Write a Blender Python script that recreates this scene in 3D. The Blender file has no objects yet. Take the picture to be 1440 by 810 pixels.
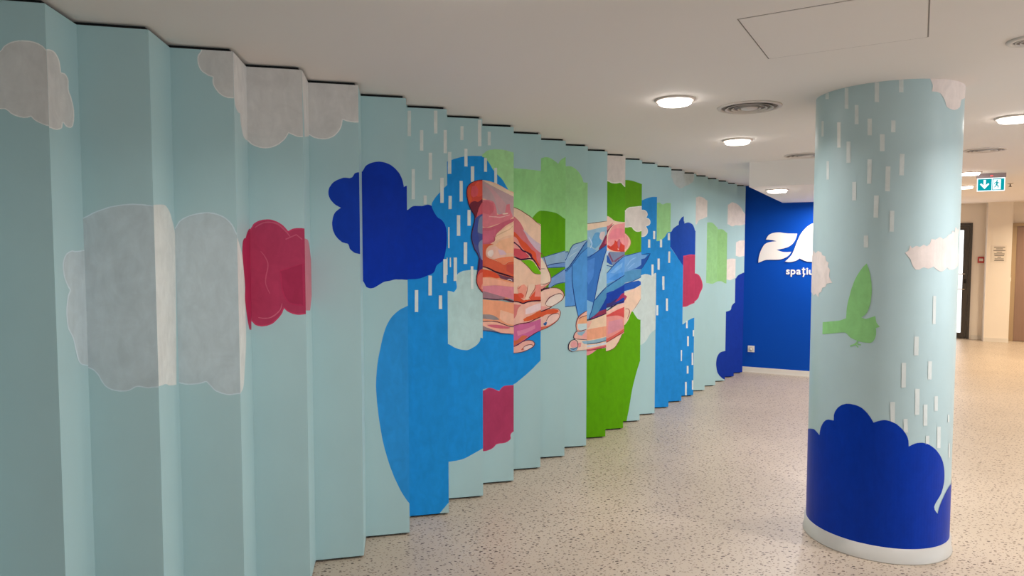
import bpy, bmesh, math
from mathutils import Vector, geometry
scn = bpy.context.scene
COL = scn.collection

# ---------------------------------------------------------------- camera, world, exposure, lights' levels
cam_data = bpy.data.cameras.new('camera')
cam_data.sensor_width = 36.0
cam_data.lens = 24.0
cam = bpy.data.objects.new('camera', cam_data)
COL.objects.link(cam)
cam.location = (0, 0, 1.6)
cam.rotation_euler = (math.radians(90 - 3.13), 0, 0)
cam_data.clip_start = 0.05
scn.camera = cam

world = bpy.data.worlds.new('world'); scn.world = world
world.use_nodes = True
world.node_tree.nodes['Background'].inputs[0].default_value = (0.9, 0.93, 1.0, 1)
world.node_tree.nodes['Background'].inputs[1].default_value = 0.05
scn.view_settings.view_transform = 'Standard'
scn.view_settings.look = 'None'
scn.view_settings.gamma = 1.0
scn.view_settings.use_curve_mapping = False
scn.view_settings.exposure = 0.52

LAMP_WATTS = 9.6
WARM = (1.0, 0.96, 0.94)
HALL_WARM = (1.0, 0.82, 0.58)
ROOM_H = 2.445          # ceiling height
PANEL_TOP = 2.430
SOFFIT_Z = 2.21
PHI = math.radians(28.5)
E1 = Vector((math.sin(PHI), math.cos(PHI)))      # down the hall
E2 = Vector((math.cos(PHI), -math.sin(PHI)))     # across the hall

# ---------------------------------------------------------------- colour and material helpers
def lin(c):
    c /= 255.0
    return c / 12.92 if c <= 0.04045 else ((c + 0.055) / 1.055) ** 2.4
def rgb(h, k=1.0):
    return tuple(min(0.86, lin(int(h[i:i + 2], 16)) * k) for i in (0, 2, 4))

def tint(c, k=1.0):
    return tuple(min(0.86, lin(a) * k) for a in c)

def base_mat(name, rough=0.5, metallic=0.0, spec=0.5):
    m = bpy.data.materials.new(name); m.use_nodes = True
    nt = m.node_tree; b = nt.nodes['Principled BSDF']
    b.inputs['Roughness'].default_value = rough
    b.inputs['Metallic'].default_value = metallic
    b.inputs['Specular IOR Level'].default_value = spec
    return m, nt, b
def plaster(name, col, rough=0.6, var=0.04, scale=6.0, bump=0.05, bump_scale=220.0, metallic=0.0, spec=0.5, stretch=None):
    """flat paint with faint procedural mottling and a fine relief"""
    m, nt, b = base_mat(name, rough, metallic, spec)
    tc = nt.nodes.new('ShaderNodeTexCoord')
    mp = nt.nodes.new('ShaderNodeMapping'); nt.links.new(tc.outputs['Object'], mp.inputs[0])
    if stretch: mp.inputs['Scale'].default_value = stretch
    n = nt.nodes.new('ShaderNodeTexNoise'); n.inputs['Scale'].default_value = scale; n.inputs['Detail'].default_value = 5
    nt.links.new(mp.outputs[0], n.inputs['Vector'])
    r = nt.nodes.new('ShaderNodeMapRange'); r.inputs[3].default_value = 1 - var; r.inputs[4].default_value = 1 + var
    nt.links.new(n.outputs[0], r.inputs[0])
    mx = nt.nodes.new('ShaderNodeVectorMath'); mx.operation = 'SCALE'
    mx.inputs[0].default_value = col
    nt.links.new(r.outputs[0], mx.inputs['Scale'])
    nt.links.new(mx.outputs[0], b.inputs['Base Color'])
    if bump:
        n2 = nt.nodes.new('ShaderNodeTexNoise'); n2.inputs['Scale'].default_value = bump_scale
        nt.links.new(tc.outputs['Object'], n2.inputs['Vector'])
        bp = nt.nodes.new('ShaderNodeBump'); bp.inputs['Strength'].default_value = bump; bp.inputs['Distance'].default_value = 0.002
        nt.links.new(n2.outputs[0], bp.inputs['Height']); nt.links.new(bp.outputs[0], b.inputs['Normal'])
    return m
def emit(name, col, strength):
    m = bpy.data.materials.new(name); m.use_nodes = True
    nt = m.node_tree; nt.nodes.clear()
    o = nt.nodes.new('ShaderNodeOutputMaterial'); e = nt.nodes.new('ShaderNodeEmission')
    e.inputs[0].default_value = (*col, 1); e.inputs[1].default_value = strength
    nt.links.new(e.outputs[0], o.inputs[0]); return m
def artist_paint(name, rough=0.45):
    """brushed mural paint: the colour of each patch is stored on its faces, brush streaks are procedural"""
    m, nt, b = base_mat(name, rough, 0.0, 0.12)
    at = nt.nodes.new('ShaderNodeAttribute'); at.attribute_name = 'paint'
    tc = nt.nodes.new('ShaderNodeTexCoord')
    mp = nt.nodes.new('ShaderNodeMapping'); mp.inputs['Scale'].default_value = (22, 22, 9); mp.inputs['Rotation'].default_value = (0.2, 0.3, 0.4)
    nt.links.new(tc.outputs['Object'], mp.inputs[0])
    n = nt.nodes.new('ShaderNodeTexNoise'); n.inputs['Scale'].default_value = 1.0; n.inputs['Detail'].default_value = 6
    n.inputs['Distortion'].default_value = 0.7
    nt.links.new(mp.outputs[0], n.inputs['Vector'])
    r = nt.nodes.new('ShaderNodeMapRange'); r.inputs[1].default_value = 0.3; r.inputs[2].default_value = 0.7
    r.inputs[3].default_value = 0.94; r.inputs[4].default_value = 1.06
    nt.links.new(n.outputs[0], r.inputs[0])
    n3 = nt.nodes.new('ShaderNodeTexNoise'); n3.inputs['Scale'].default_value = 9.0; n3.inputs['Detail'].default_value = 8; n3.inputs['Roughness'].default_value = 0.7
    n3.inputs['Distortion'].default_value = 1.5
    nt.links.new(tc.outputs['Object'], n3.inputs['Vector'])
    r3 = nt.nodes.new('ShaderNodeMapRange'); r3.inputs[1].default_value = 0.35; r3.inputs[2].default_value = 0.7
    r3.inputs[3].default_value = 0.95; r3.inputs[4].default_value = 1.06
    nt.links.new(n3.outputs[0], r3.inputs[0])
    mm = nt.nodes.new('ShaderNodeMath'); mm.operation = 'MULTIPLY'
    nt.links.new(r.outputs[0], mm.inputs[0]); nt.links.new(r3.outputs[0], mm.inputs[1])
    mx = nt.nodes.new('ShaderNodeVectorMath'); mx.operation = 'SCALE'
    nt.links.new(at.outputs['Color'], mx.inputs[0]); nt.links.new(mm.outputs[0], mx.inputs['Scale'])
    nt.links.new(mx.outputs[0], b.inputs['Base Color'])
    return m

def floor_mat():
    m, nt, b = base_mat('terrazzo_vinyl', 0.38)
    tc = nt.nodes.new('ShaderNodeTexCoord')
    def vor(scale, rot, off):
        mp = nt.nodes.new('ShaderNodeMapping'); mp.inputs['Rotation'].default_value = (0, 0, rot); mp.inputs['Location'].default_value = off
        mp.inputs['Scale'].default_value = (1.0, 1.7, 1.0)
        ns = nt.nodes.new('ShaderNodeTexNoise'); ns.inputs['Scale'].default_value = 60
        nt.links.new(tc.outputs['Object'], ns.inputs['Vector'])
        ad = nt.nodes.new('ShaderNodeVectorMath'); ad.operation = 'MULTIPLY_ADD'
        ad.inputs[1].default_value = (0.012, 0.012, 0)
        nt.links.new(ns.outputs['Color'], ad.inputs[0]); nt.links.new(tc.outputs['Object'], ad.inputs[2])
        nt.links.new(ad.outputs[0], mp.inputs[0])
        v = nt.nodes.new('ShaderNodeTexVoronoi'); v.voronoi_dimensions = '2D'; v.inputs['Scale'].default_value = scale
        nt.links.new(mp.outputs[0], v.inputs['Vector'])
        sx = nt.nodes.new('ShaderNodeSeparateColor'); nt.links.new(v.outputs['Color'], sx.inputs[0])
        # radius of each chip varies with the cell's random value
        rr = nt.nodes.new('ShaderNodeMapRange'); rr.inputs[1].default_value = 0.15; rr.inputs[2].default_value = 1.0
        rr.inputs[3].default_value = 0.0; rr.inputs[4].default_value = 0.24
        nt.links.new(sx.outputs[0], rr.inputs[0])
        lt = nt.nodes.new('ShaderNodeMath'); lt.operation = 'SUBTRACT'
        nt.links.new(rr.outputs[0], lt.inputs[0]); nt.links.new(v.outputs['Distance'], lt.inputs[1])
        sm = nt.nodes.new('ShaderNodeMapRange'); sm.inputs[1].default_value = 0.0; sm.inputs[2].default_value = 0.05
        nt.links.new(lt.outputs[0], sm.inputs[0])
        return sm.outputs[0], sx.outputs[1]
    big = nt.nodes.new('ShaderNodeTexNoise'); big.inputs['Scale'].default_value = 1.3; big.inputs['Detail'].default_value = 6
    nt.links.new(tc.outputs['Object'], big.inputs['Vector'])
    cr = nt.nodes.new('ShaderNodeValToRGB')
    cr.color_ramp.elements[0].position = 0.3; cr.color_ramp.elements[1].position = 0.75
    cr.color_ramp.elements[0].color = (*FLOOR_A, 1); cr.color_ramp.elements[1].color = (*FLOOR_B, 1)
    nt.links.new(big.outputs[0], cr.inputs[0])
    cur = cr.outputs[0]
    for scale, rot, off, c0, c1 in ((30, 0.5, (0, 0, 0), rgb('4a3428'), rgb('6f5a4c')), (39, 1.9, (3.3, 1.7, 0), rgb('6a564a'), rgb('8c7868')), (24, 1.1, (7.3, 4.1, 0), rgb('3c2a22'), rgb('5a463c'))):
        mask, rnd = vor(scale, rot, off)
        cm = nt.nodes.new('ShaderNodeMix'); cm.data_type = 'RGBA'
        cm.inputs[6].default_value = (*c0, 1); cm.inputs[7].default_value = (*c1, 1)
        nt.links.new(rnd, cm.inputs[0])
        k = nt.nodes.new('ShaderNodeMix'); k.data_type = 'RGBA'
        nt.links.new(mask, k.inputs[0]); nt.links.new(cur, k.inputs[6]); nt.links.new(cm.outputs[2], k.inputs[7])
        cur = k.outputs[2]
    nt.links.new(cur, b.inputs['Base Color'])
    return m

FLOOR_A = rgb('ac9c8a'); FLOOR_B = rgb('b9a997')
SKY = rgb('abcacd', 1.0)
PK = 1.12
M = dict(
    ceiling=plaster('ceiling_paint', rgb('f2e8e4'), 0.8, 0.02, 1.5, 0.04),
    floor=floor_mat(),
    sky=plaster('sky_blue_paint', SKY, 0.42, 0.05, 5, 0.06, 260, spec=0.3, stretch=(1, 1, 0.6)),
    column=plaster('column_paint', rgb('b3cacd'), 0.38, 0.05, 7, 0.05, 200),
    mural=artist_paint('mural_paint'), mural_column=artist_paint('column_mural_paint', 0.38),
    gap=plaster('dark_gap', (0.004, 0.004, 0.004), 0.9, 0.0, 1, 0),
    blue=plaster('deep_blue_paint', rgb('0044a6'), 0.5, 0.04, 3, 0.05, spec=0.12),
    white_wall=plaster('warm_white_paint', rgb('e4dace'), 0.7, 0.02, 2, 0.04),
    skirting=plaster('skirting_white', rgb('d6cfc6'), 0.4, 0.02, 8, 0),
    column_skirting=plaster('skirting_vinyl', rgb('bdb9b2'), 0.4, 0.02, 8, 0),
    white_plastic=plaster('white_plastic', rgb('dcd6cf'), 0.4, 0.01, 10, 0),
    ring=plaster('lamp_ring', rgb('cfc2b8'), 0.5, 0.01, 10, 0),
    grille=plaster('grille_metal', rgb('d8cec8'), 0.45, 0.02, 10, 0),
    grille_dark=plaster('grille_shadow', rgb('8a817b'), 0.7, 0.02, 10, 0),
    lamp=emit('lamp_diffuser', (1.0, 0.93, 0.86), 13.0),
    logo=plaster('logo_white', rgb('ece2db'), 0.5, 0.01, 10, 0),
    door_frame=plaster('anodised_frame', rgb('3f3830'), 0.4, 0.05, 20, 0, metallic=0.3),
    door_wood=plaster('brown_door_laminate', rgb('84695a'), 0.45, 0.12, 5, 0.05, stretch=(8, 8, 0.7)),
    door_trim=plaster('door_trim_paint', rgb('9c8567'), 0.5, 0.03, 8, 0),
    steel=plaster('brushed_steel', rgb('b8b0a4'), 0.3, 0.03, 40, 0, metallic=0.9),
    daylight=emit('daylit_glass', (0.95, 0.97, 1.0), 1.6),
    fill_glow=emit('added_window_glow', (0.80, 0.91, 1.0), 3.0),  # glow of the added unseen windows, for fill light
    red=plaster('alarm_red', rgb('b02a24'), 0.4, 0.02, 10, 0),
    green_sign=emit('exit_green', rgb('0b9098'), 0.9),
    white_sign=emit('exit_white', (0.80, 0.93, 0.98), 1.15),
    sign_box=plaster('sign_housing', rgb('97888a'), 0.5, 0.02, 10, 0),
    led=emit('indicator_red', (0.9, 0.1, 0.1), 1.2),
    paper=plaster('paper', rgb('ddd3c6'), 0.7, 0.01, 10, 0),
    ink=plaster('ink', rgb('5b5048'), 0.7, 0.01, 10, 0),
)

# ---------------------------------------------------------------- object helpers
def link(name, bm, mat, parent=None, smooth=False):
    me = bpy.data.meshes.new(name)
    bmesh.ops.recalc_face_normals(bm, faces=bm.faces)
    bm.to_mesh(me); bm.free()
    me.materials.append(mat)
    if smooth:
        for p in me.polygons: p.use_smooth = True
    o = bpy.data.objects.new(name, me); COL.objects.link(o)
    if parent: o.parent = parent
    return o
def thing(name, label, cat, loc=(0, 0, 0), rz=0.0, group=None):
    o = bpy.data.objects.new(name, None); COL.objects.link(o)
    o.empty_display_size = 0.1
    o.location = loc; o.rotation_euler = (0, 0, rz)
    o['label'] = label; o['category'] = cat
    if group: o['group'] = group
    return o
def tag(o, label, cat, group=None):
    o['label'] = label; o['category'] = cat
    if group: o['group'] = group
    return o
def struct(o, label=None, cat=None):
    o['kind'] = 'structure'
    if label: o['label'] = label
    if cat: o['category'] = cat
    return o
def prism(pts, z0, z1, bm=None):
    """vertical prism over a plan outline"""
    bm = bm or bmesh.new()
    lo = [bm.verts.new((p[0], p[1], z0)) for p in pts]; hi = [bm.verts.new((p[0], p[1], z1)) for p in pts]
    n = len(pts)
    for i in range(n): bm.faces.new((lo[i], lo[(i + 1) % n], hi[(i + 1) % n], hi[i]))
    bm.faces.new(lo[::-1]); bm.faces.new(hi)
    return bm
def box(x0, x1, y0, y1, z0, z1, bm=None):
    return prism([(x0, y0), (x1, y0), (x1, y1), (x0, y1)], z0, z1, bm)
def bevel(bm, w, seg=2):
    bmesh.ops.bevel(bm, geom=bm.edges[:], offset=w, segments=seg, affect='EDGES', profile=0.5); return bm
def slab(A, B, n, t, z0, z1, bm=None):
    """wall slab with its face from A to B, thickness t along n"""
    A, B, n = Vector(A), Vector(B), Vector(n)
    return prism([A, B, B + n * t, A + n * t], z0, z1, bm)
def lathe(prof, seg=48, bm=None, closed=False):
    bm = bm or bmesh.new(); rings = []
    for r, z in prof:
        if r < 1e-6: rings.append([bm.verts.new((0, 0, z))])
        else: rings.append([bm.verts.new((r * math.cos(2 * math.pi * k / seg), r * math.sin(2 * math.pi * k / seg), z)) for k in range(seg)])
    pairs = list(zip(rings, rings[1:]))
    if closed: pairs.append((rings[-1], rings[0]))
    for a, b in pairs:
        for k in range(seg):
            j = (k + 1) % seg
            if len(a) == 1 and len(b) == 1: continue
            if len(a) == 1: bm.faces.new((a[0], b[k], b[j]))
            elif len(b) == 1: bm.faces.new((a[k], a[j], b[0]))
            else: bm.faces.new((a[k], a[j], b[j], b[k]))
    return bm
def tube(points, r, seg=8, bm=None):
    bm = bm or bmesh.new(); prev = None; P = [Vector(p) for p in points]
    for i, p in enumerate(P):
        t = (P[min(i + 1, len(P) - 1)] - P[max(i - 1, 0)]).normalized()
        a = t.cross(Vector((0, 0, 1)));
        if a.length < 1e-3: a = t.cross(Vector((1, 0, 0)))
        a.normalize(); b = t.cross(a)
        ring = [bm.verts.new(p + a * r * math.cos(2 * math.pi * k / seg) + b * r * math.sin(2 * math.pi * k / seg)) for k in range(seg)]
        if prev:
            for k in range(seg): bm.faces.new((prev[k], prev[(k + 1) % seg], ring[(k + 1) % seg], ring[k]))
        else: bm.faces.new(ring[::-1])
        prev = ring
    bm.faces.new(prev); return bm
def parse(s):
    v = [a / 1000.0 for a in s]
    return [(v[i], v[i + 1]) for i in range(0, len(v), 2)]
def tess(pts):
    return geometry.tessellate_polygon([[Vector((p[0], p[1], 0)) for p in pts]])

# mural tables: outlines in millimetres on each surface (distance along it, height)
PAINT = {
 'C': [
  ('rain', (206, 212, 210), [-520,2445,-519,2415,-488,2408,-489,2441,-508,2445]),
  ('rain', (206, 212, 210), [-382,2443,-379,2337,-358,2333,-361,2439]),
  ('rain', (206, 212, 210), [-233,2445,-231,2347,-211,2344,-213,2442]),
  ('rain', (206, 212, 210), [-127,2445,-125,2384,-105,2382,-107,2445]),
  ('rain', (206, 212, 210), [-325,2346,-323,2248,-303,2246,-306,2343]),
  ('rain', (228, 228, 222), [-423,2274,-418,2142,-397,2139,-401,2271]),
  ('rain', (206, 212, 210), [-554,2305,-550,2221,-526,2217,-530,2300]),
  ('rain', (206, 212, 210), [-261,2268,-259,2184,-239,2182,-241,2266]),
  ('rain', (206, 212, 210), [-155,2248,-154,2189,-135,2188,-136,2246]),
  ('rain', (206, 212, 210), [-203,2184,-201,2099,-180,2098,-182,2182]),
  ('rain', (206, 212, 210), [-364,2166,-361,2056,-338,2054,-342,2163]),
  ('rain', (206, 212, 210), [-494,2081,-490,1982,-470,1980,-473,2078]),
  ('rain', (206, 212, 210), [-256,2063,-255,1940,-235,1939,-236,2061]),
  ('rain', (206, 212, 210), [-173,2022,-173,1898,-152,1897,-152,2020]),
  ('rain', (206, 212, 210), [-113,2081,-113,1975,-92,1974,-92,2079]),
  ('rain', (206, 212, 210), [-327,1954,-325,1859,-305,1858,-307,1953]),
  ('rain', (206, 212, 210), [-221,1879,-221,1768,-200,1766,-200,1878]),
  ('rain', (206, 212, 210), [-149,1800,-148,1696,-129,1695,-129,1799]),
  ('rain', (206, 212, 210), [-263,1677,-262,1616,-241,1616,-243,1677]),
  ('cloud', (220, 207, 201), [17,2445,19,2439,26,2427,31,2415,31,2404,29,2392,27,2383,40,2382,56,2381,70,2377,82,2369,92,2358,101,2346,107,2334,111,2321,119,2311,134,2305,155,2301,175,2301,204,2309,229,2322,237,2335,240,2349,246,2361,321,2381,354,2445]),
  ('cloud', (220, 207, 201), [-742,1570,-744,1557,-661,1575,-644,1590,-634,1604,-595,1586,-557,1599,-521,1591,-511,1576,-483,1569,-478,1547,-457,1535,-463,1515,-445,1499,-447,1488,-450,1476,-451,1464,-445,1452,-436,1439,-427,1429,-447,1426,-467,1422,-477,1404,-504,1398,-511,1375,-534,1368,-538,1343,-573,1361,-609,1348,-630,1359,-744,1366,-743,1370]),
  ('cloud', (220, 207, 201), [-76,1590,-62,1599,-57,1612,-54,1626,-44,1611,-35,1619,-25,1624,-7,1619,11,1630,28,1622,43,1634,48,1646,51,1658,74,1655,87,1661,100,1668,124,1658,147,1666,163,1680,188,1684,196,1701,219,1691,227,1719,265,1705,304,1726,293,1716,283,1705,274,1693,268,1681,266,1669,268,1644,275,1611,284,1577,290,1546,286,1524,263,1514,233,1508,210,1504,177,1504,161,1516,149,1509,136,1501,124,1496,108,1497,94,1503,80,1512,68,1521,55,1515,41,1510,28,1513,16,1517,4,1512,-6,1505,-22,1505,-34,1517,-42,1533,-46,1544,-49,1556,-60,1569,-68,1580]),
  ('bird', (136, 192, 124), [-246,1535,-253,1527,-262,1518,-269,1507,-275,1498,-282,1486,-289,1474,-295,1461,-301,1448,-306,1434,-311,1418,-316,1403,-320,1388,-323,1373,-326,1361,-329,1349,-332,1337,-334,1325,-336,1313,-338,1299,-339,1285,-339,1271,-340,1258,-340,1247,-351,1242,-364,1236,-378,1231,-395,1228,-417,1224,-442,1220,-468,1215,-492,1212,-492,1146,-477,1148,-459,1151,-442,1154,-426,1157,-410,1160,-391,1164,-373,1168,-357,1170,-344,1171,-333,1165,-324,1155,-314,1147,-303,1142,-292,1138,-280,1134,-268,1131,-255,1129,-242,1128,-230,1128,-220,1128,-210,1133,-203,1143,-199,1152,-196,1163,-194,1175,-194,1192,-196,1206,-178,1214,-185,1222,-193,1233,-196,1244,-198,1257,-200,1268,-211,1263,-223,1258,-234,1253,-244,1250,-263,1256,-254,1263,-245,1273,-238,1283,-234,1293,-230,1305,-227,1317,-224,1330,-222,1343,-221,1356,-220,1370,-219,1384,-219,1399,-220,1413,-221,1427,-222,1442,-224,1456,-227,1470,-229,1483,-232,1494,-235,1505,-239,1516,-243,1526]),
  ('bird', (136, 192, 124), [-280,1138,-285,1128,-292,1119,-304,1112,-316,1106,-314,1099,-301,1105,-288,1113,-279,1124,-274,1135]),
  ('bird', (136, 192, 124), [-292,1114,-277,1098,-273,1102,-288,1118]),
  ('bird', (136, 192, 124), [-288,1116,-263,1111,-262,1117,-287,1122]),
  ('rain', (206, 212, 210), [-263,1659,-262,1616,-241,1616,-243,1659]),
  ('rain', (206, 212, 210), [72,1374,74,1232,92,1231,90,1373]),
  ('rain', (206, 212, 210), [-20,1170,-19,1074,3,1074,2,1169]),
  ('rain', (206, 212, 210), [-75,1036,-74,910,-53,911,-55,1036]),
  ('rain', (206, 212, 210), [56,1044,57,952,79,950,78,1043]),
  ('rain', (206, 212, 210), [-7,905,-5,772,17,772,15,904]),
  ('rain', (206, 212, 210), [-119,833,-117,718,-98,719,-100,834]),
  ('rain', (206, 212, 210), [101,864,103,789,126,787,124,863]),
  ('rain', (206, 212, 210), [38,824,41,716,63,715,60,823]),
  ('rain', (206, 212, 210), [-74,927,-74,909,-54,910,-55,928]),
  ('rain', (206, 212, 210), [-59,750,-56,679,-36,681,-40,751]),
  ('rain', (206, 212, 210), [-122,832,-117,724,-98,726,-103,834]),
  ('rain', (206, 212, 210), [125,706,129,595,156,592,152,703]),
  ('rain', (206, 212, 210), [56,664,58,619,78,618,77,663]),
  ('rain', (206, 212, 210), [213,757,216,719,233,717,230,754]),
  ('rain', (206, 212, 210), [234,605,241,529,263,524,254,601]),
  ('navy_cloud', (0, 48, 154), [-742,552,-744,559,-606,595,-553,606,-532,602,-511,595,-495,587,-494,598,-492,611,-488,625,-483,638,-473,655,-461,671,-447,683,-430,690,-411,692,-395,693,-395,706,-395,722,-391,737,-385,749,-378,760,-369,771,-360,779,-349,787,-338,792,-327,797,-315,799,-304,800,-292,799,-279,798,-267,795,-256,791,-247,786,-239,779,-231,772,-223,764,-217,756,-210,747,-204,737,-198,727,-194,719,-186,723,-177,728,-167,732,-156,736,-146,738,-137,738,-127,736,-117,734,-107,730,-98,726,-89,721,-81,714,-73,707,-65,699,-59,692,-51,682,-45,672,-39,661,-35,650,-32,636,-31,621,-30,609,-22,614,-11,620,1,625,13,628,25,629,38,629,52,626,65,622,77,617,89,610,102,602,115,593,127,583,139,571,151,558,163,544,173,529,182,514,189,497,195,479,199,460,201,441,201,424,200,409,196,395,191,381,184,367,177,354,166,341,152,328,139,315,129,302,124,291,128,276,139,261,153,249,155,258,159,270,164,282,170,293,178,304,188,317,199,329,212,341,225,351,241,359,262,367,288,371,331,369,392,379,391,75,-742,75,-742,102,-742,263,-742,419]),
 ],
 'F0': [
  ('painted_cloud', (222, 220, 217), [47,2194,49,2204,51,2214,54,2224,58,2233,63,2241,70,2247,79,2252,89,2256,98,2259,105,2263,108,2266,111,2270,113,2275,116,2279,119,2282,123,2285,128,2289,133,2292,138,2295,144,2297,149,2299,155,2300,160,2302,166,2302,172,2303,178,2303,184,2303,191,2303,197,2302,203,2301,208,2300,213,2298,219,2296,223,2293,227,2291,230,2289,232,2287,235,2284,237,2281,239,2279,241,2276,241,2021,238,2022,232,2023,227,2025,222,2027,218,2029,213,2031,209,2033,205,2035,201,2038,198,2040,195,2043,192,2046,190,2049,188,2051,185,2050,181,2048,177,2047,173,2047,169,2046,165,2046,160,2047,156,2047,151,2049,146,2050,141,2052,136,2054,132,2057,128,2059,125,2063,122,2066,118,2069,115,2071,112,2072,108,2073,105,2072,101,2072,98,2072,93,2073,88,2074,82,2075,76,2077,71,2079,65,2081,59,2084,53,2087,48,2090,44,2093,44,2111,44,2133,45,2155,46,2176]),
  ('painted_cloud', (201, 199, 196), [51,2194,52,2203,54,2214,57,2223,61,2232,65,2239,71,2244,80,2249,89,2252,99,2256,106,2260,110,2264,113,2268,116,2273,118,2276,121,2279,125,2282,129,2286,134,2289,139,2291,145,2293,150,2295,155,2297,160,2298,166,2299,172,2299,178,2299,184,2299,190,2299,196,2298,202,2297,207,2296,212,2294,217,2292,222,2290,225,2288,228,2286,230,2284,232,2281,234,2279,236,2276,240,2272,241,2270,241,2025,239,2026,233,2027,228,2029,223,2030,219,2032,215,2034,211,2036,207,2039,203,2041,200,2043,197,2046,195,2049,192,2052,188,2055,183,2053,180,2052,177,2051,173,2050,169,2050,165,2050,161,2051,157,2051,152,2052,147,2054,142,2056,138,2058,134,2060,130,2062,127,2066,124,2069,120,2072,117,2075,112,2076,109,2076,105,2076,102,2076,98,2076,94,2077,88,2078,83,2079,77,2080,72,2082,66,2085,61,2088,55,2091,50,2094,47,2094,47,2111,48,2133,48,2155,49,2176]),
 ],
 'F1': [
  ('painted_cloud', (196, 211, 217), [0,1723,8,1727,15,1731,23,1736,31,1741,39,1745,50,1750,61,1754,73,1759,85,1764,97,1767,111,1770,126,1773,141,1775,156,1777,171,1778,186,1777,201,1777,217,1775,231,1773,241,1772,241,1072,234,1072,226,1072,221,1072,216,1071,211,1071,206,1070,201,1070,194,1072,188,1074,180,1076,173,1077,166,1078,160,1076,153,1072,147,1068,140,1065,134,1063,126,1062,117,1062,108,1062,100,1063,92,1065,85,1067,78,1069,72,1073,66,1076,61,1080,57,1084,53,1088,50,1093,47,1098,44,1102,42,1107,40,1112,38,1118,35,1123,33,1128,30,1132,26,1137,23,1142,19,1146,14,1150,9,1153,3,1156,0,1157]),
  ('painted_cloud', (178, 192, 196), [0,1719,2,1719,9,1723,17,1727,25,1732,33,1737,41,1741,51,1746,62,1750,74,1755,86,1759,98,1763,112,1766,126,1769,141,1771,156,1772,170,1773,185,1773,201,1772,216,1771,231,1769,241,1768,241,1076,234,1076,226,1076,221,1076,215,1076,210,1075,206,1075,201,1075,195,1076,189,1078,181,1080,173,1082,166,1082,158,1080,151,1076,145,1072,139,1069,133,1067,125,1066,117,1066,108,1067,100,1068,93,1069,86,1071,80,1073,73,1077,68,1080,63,1083,59,1087,56,1091,53,1095,50,1100,48,1105,45,1109,43,1114,41,1119,39,1125,36,1130,33,1135,29,1140,25,1145,21,1150,16,1154,11,1157,5,1160,0,1161]),
 ],
 'F2': [
  ('painted_cloud', (196, 211, 217), [0,1695,1,1696,4,1700,8,1707,11,1713,15,1720,20,1725,27,1731,34,1736,42,1740,51,1744,59,1748,69,1751,80,1754,92,1757,104,1759,114,1760,123,1761,132,1761,141,1760,150,1759,159,1757,167,1754,175,1751,183,1748,190,1744,197,1739,204,1734,209,1729,215,1723,220,1716,225,1710,228,1703,232,1696,234,1688,237,1681,241,1674,241,1673,241,986,238,986,230,986,220,985,210,984,200,983,190,984,180,987,169,990,159,994,150,999,142,1003,137,1008,132,1013,128,1019,124,1024,120,1029,116,1033,113,1037,109,1041,106,1045,102,1043,96,1041,90,1039,84,1038,78,1037,70,1036,60,1036,50,1035,40,1036,31,1036,24,1037,16,1039,9,1041,2,1043,0,1043]),
  ('painted_cloud', (178, 192, 196), [0,1690,3,1692,8,1698,11,1704,15,1711,19,1717,23,1722,29,1727,36,1732,44,1736,52,1740,60,1744,70,1747,81,1750,93,1752,104,1754,114,1756,123,1756,132,1756,141,1755,149,1754,157,1752,165,1750,173,1747,181,1743,188,1739,195,1735,201,1730,206,1725,212,1719,216,1713,221,1707,224,1700,227,1694,230,1686,233,1679,237,1671,241,1666,241,991,238,991,229,991,220,990,210,989,200,988,190,989,181,991,171,995,161,999,152,1003,144,1007,140,1011,135,1016,131,1022,127,1027,123,1032,120,1036,116,1041,112,1045,107,1049,100,1048,95,1046,89,1044,83,1043,78,1042,69,1041,60,1040,50,1040,40,1040,31,1041,24,1042,17,1044,10,1046,3,1048,0,1048]),
  ('painted_cloud', (222, 220, 217), [118,2430,118,2426,116,2422,113,2417,110,2413,107,2409,105,2404,104,2400,103,2395,103,2391,103,2386,103,2382,104,2377,104,2371,106,2366,107,2361,109,2356,111,2352,113,2348,116,2344,119,2341,122,2338,126,2335,131,2332,136,2329,140,2326,144,2324,150,2323,155,2321,160,2321,160,2315,159,2308,159,2301,160,2293,162,2287,165,2280,169,2273,174,2266,179,2259,184,2254,189,2250,194,2246,200,2243,206,2241,212,2239,218,2237,224,2237,231,2237,237,2237,241,2237,241,2430]),
  ('painted_cloud', (201, 199, 196), [123,2430,122,2425,120,2420,117,2415,114,2410,111,2406,109,2403,108,2399,108,2395,107,2391,107,2387,107,2383,108,2378,109,2373,110,2368,111,2363,113,2358,115,2355,117,2351,119,2347,122,2344,125,2341,129,2338,133,2336,138,2333,142,2331,146,2329,151,2327,157,2326,164,2323,164,2315,164,2308,164,2301,165,2295,166,2289,169,2282,173,2275,178,2269,182,2263,187,2257,192,2254,197,2250,202,2247,208,2245,213,2243,219,2242,225,2242,231,2242,237,2242,241,2242,241,2430]),
 ],
 'F3': [
  ('painted_patch', (188, 62, 98), [0,1698,4,1700,7,1705,11,1710,14,1717,18,1723,23,1727,29,1731,36,1735,44,1738,52,1740,59,1742,67,1743,76,1744,84,1744,93,1743,101,1741,109,1738,118,1735,127,1730,135,1725,142,1720,148,1715,154,1708,159,1702,164,1696,168,1691,172,1693,177,1696,183,1699,189,1702,194,1703,201,1704,207,1705,214,1705,220,1705,229,1705,239,1703,241,1703,241,1303,235,1302,226,1301,216,1300,207,1300,198,1301,190,1303,182,1305,174,1309,167,1312,161,1316,157,1319,153,1322,149,1326,146,1330,144,1333,142,1327,139,1321,137,1313,133,1306,129,1300,123,1292,116,1284,108,1276,100,1268,92,1262,84,1258,75,1255,67,1252,58,1251,50,1250,44,1250,37,1251,31,1252,25,1254,19,1256,15,1259,11,1263,7,1268,4,1272,1,1275,0,1275]),
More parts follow.
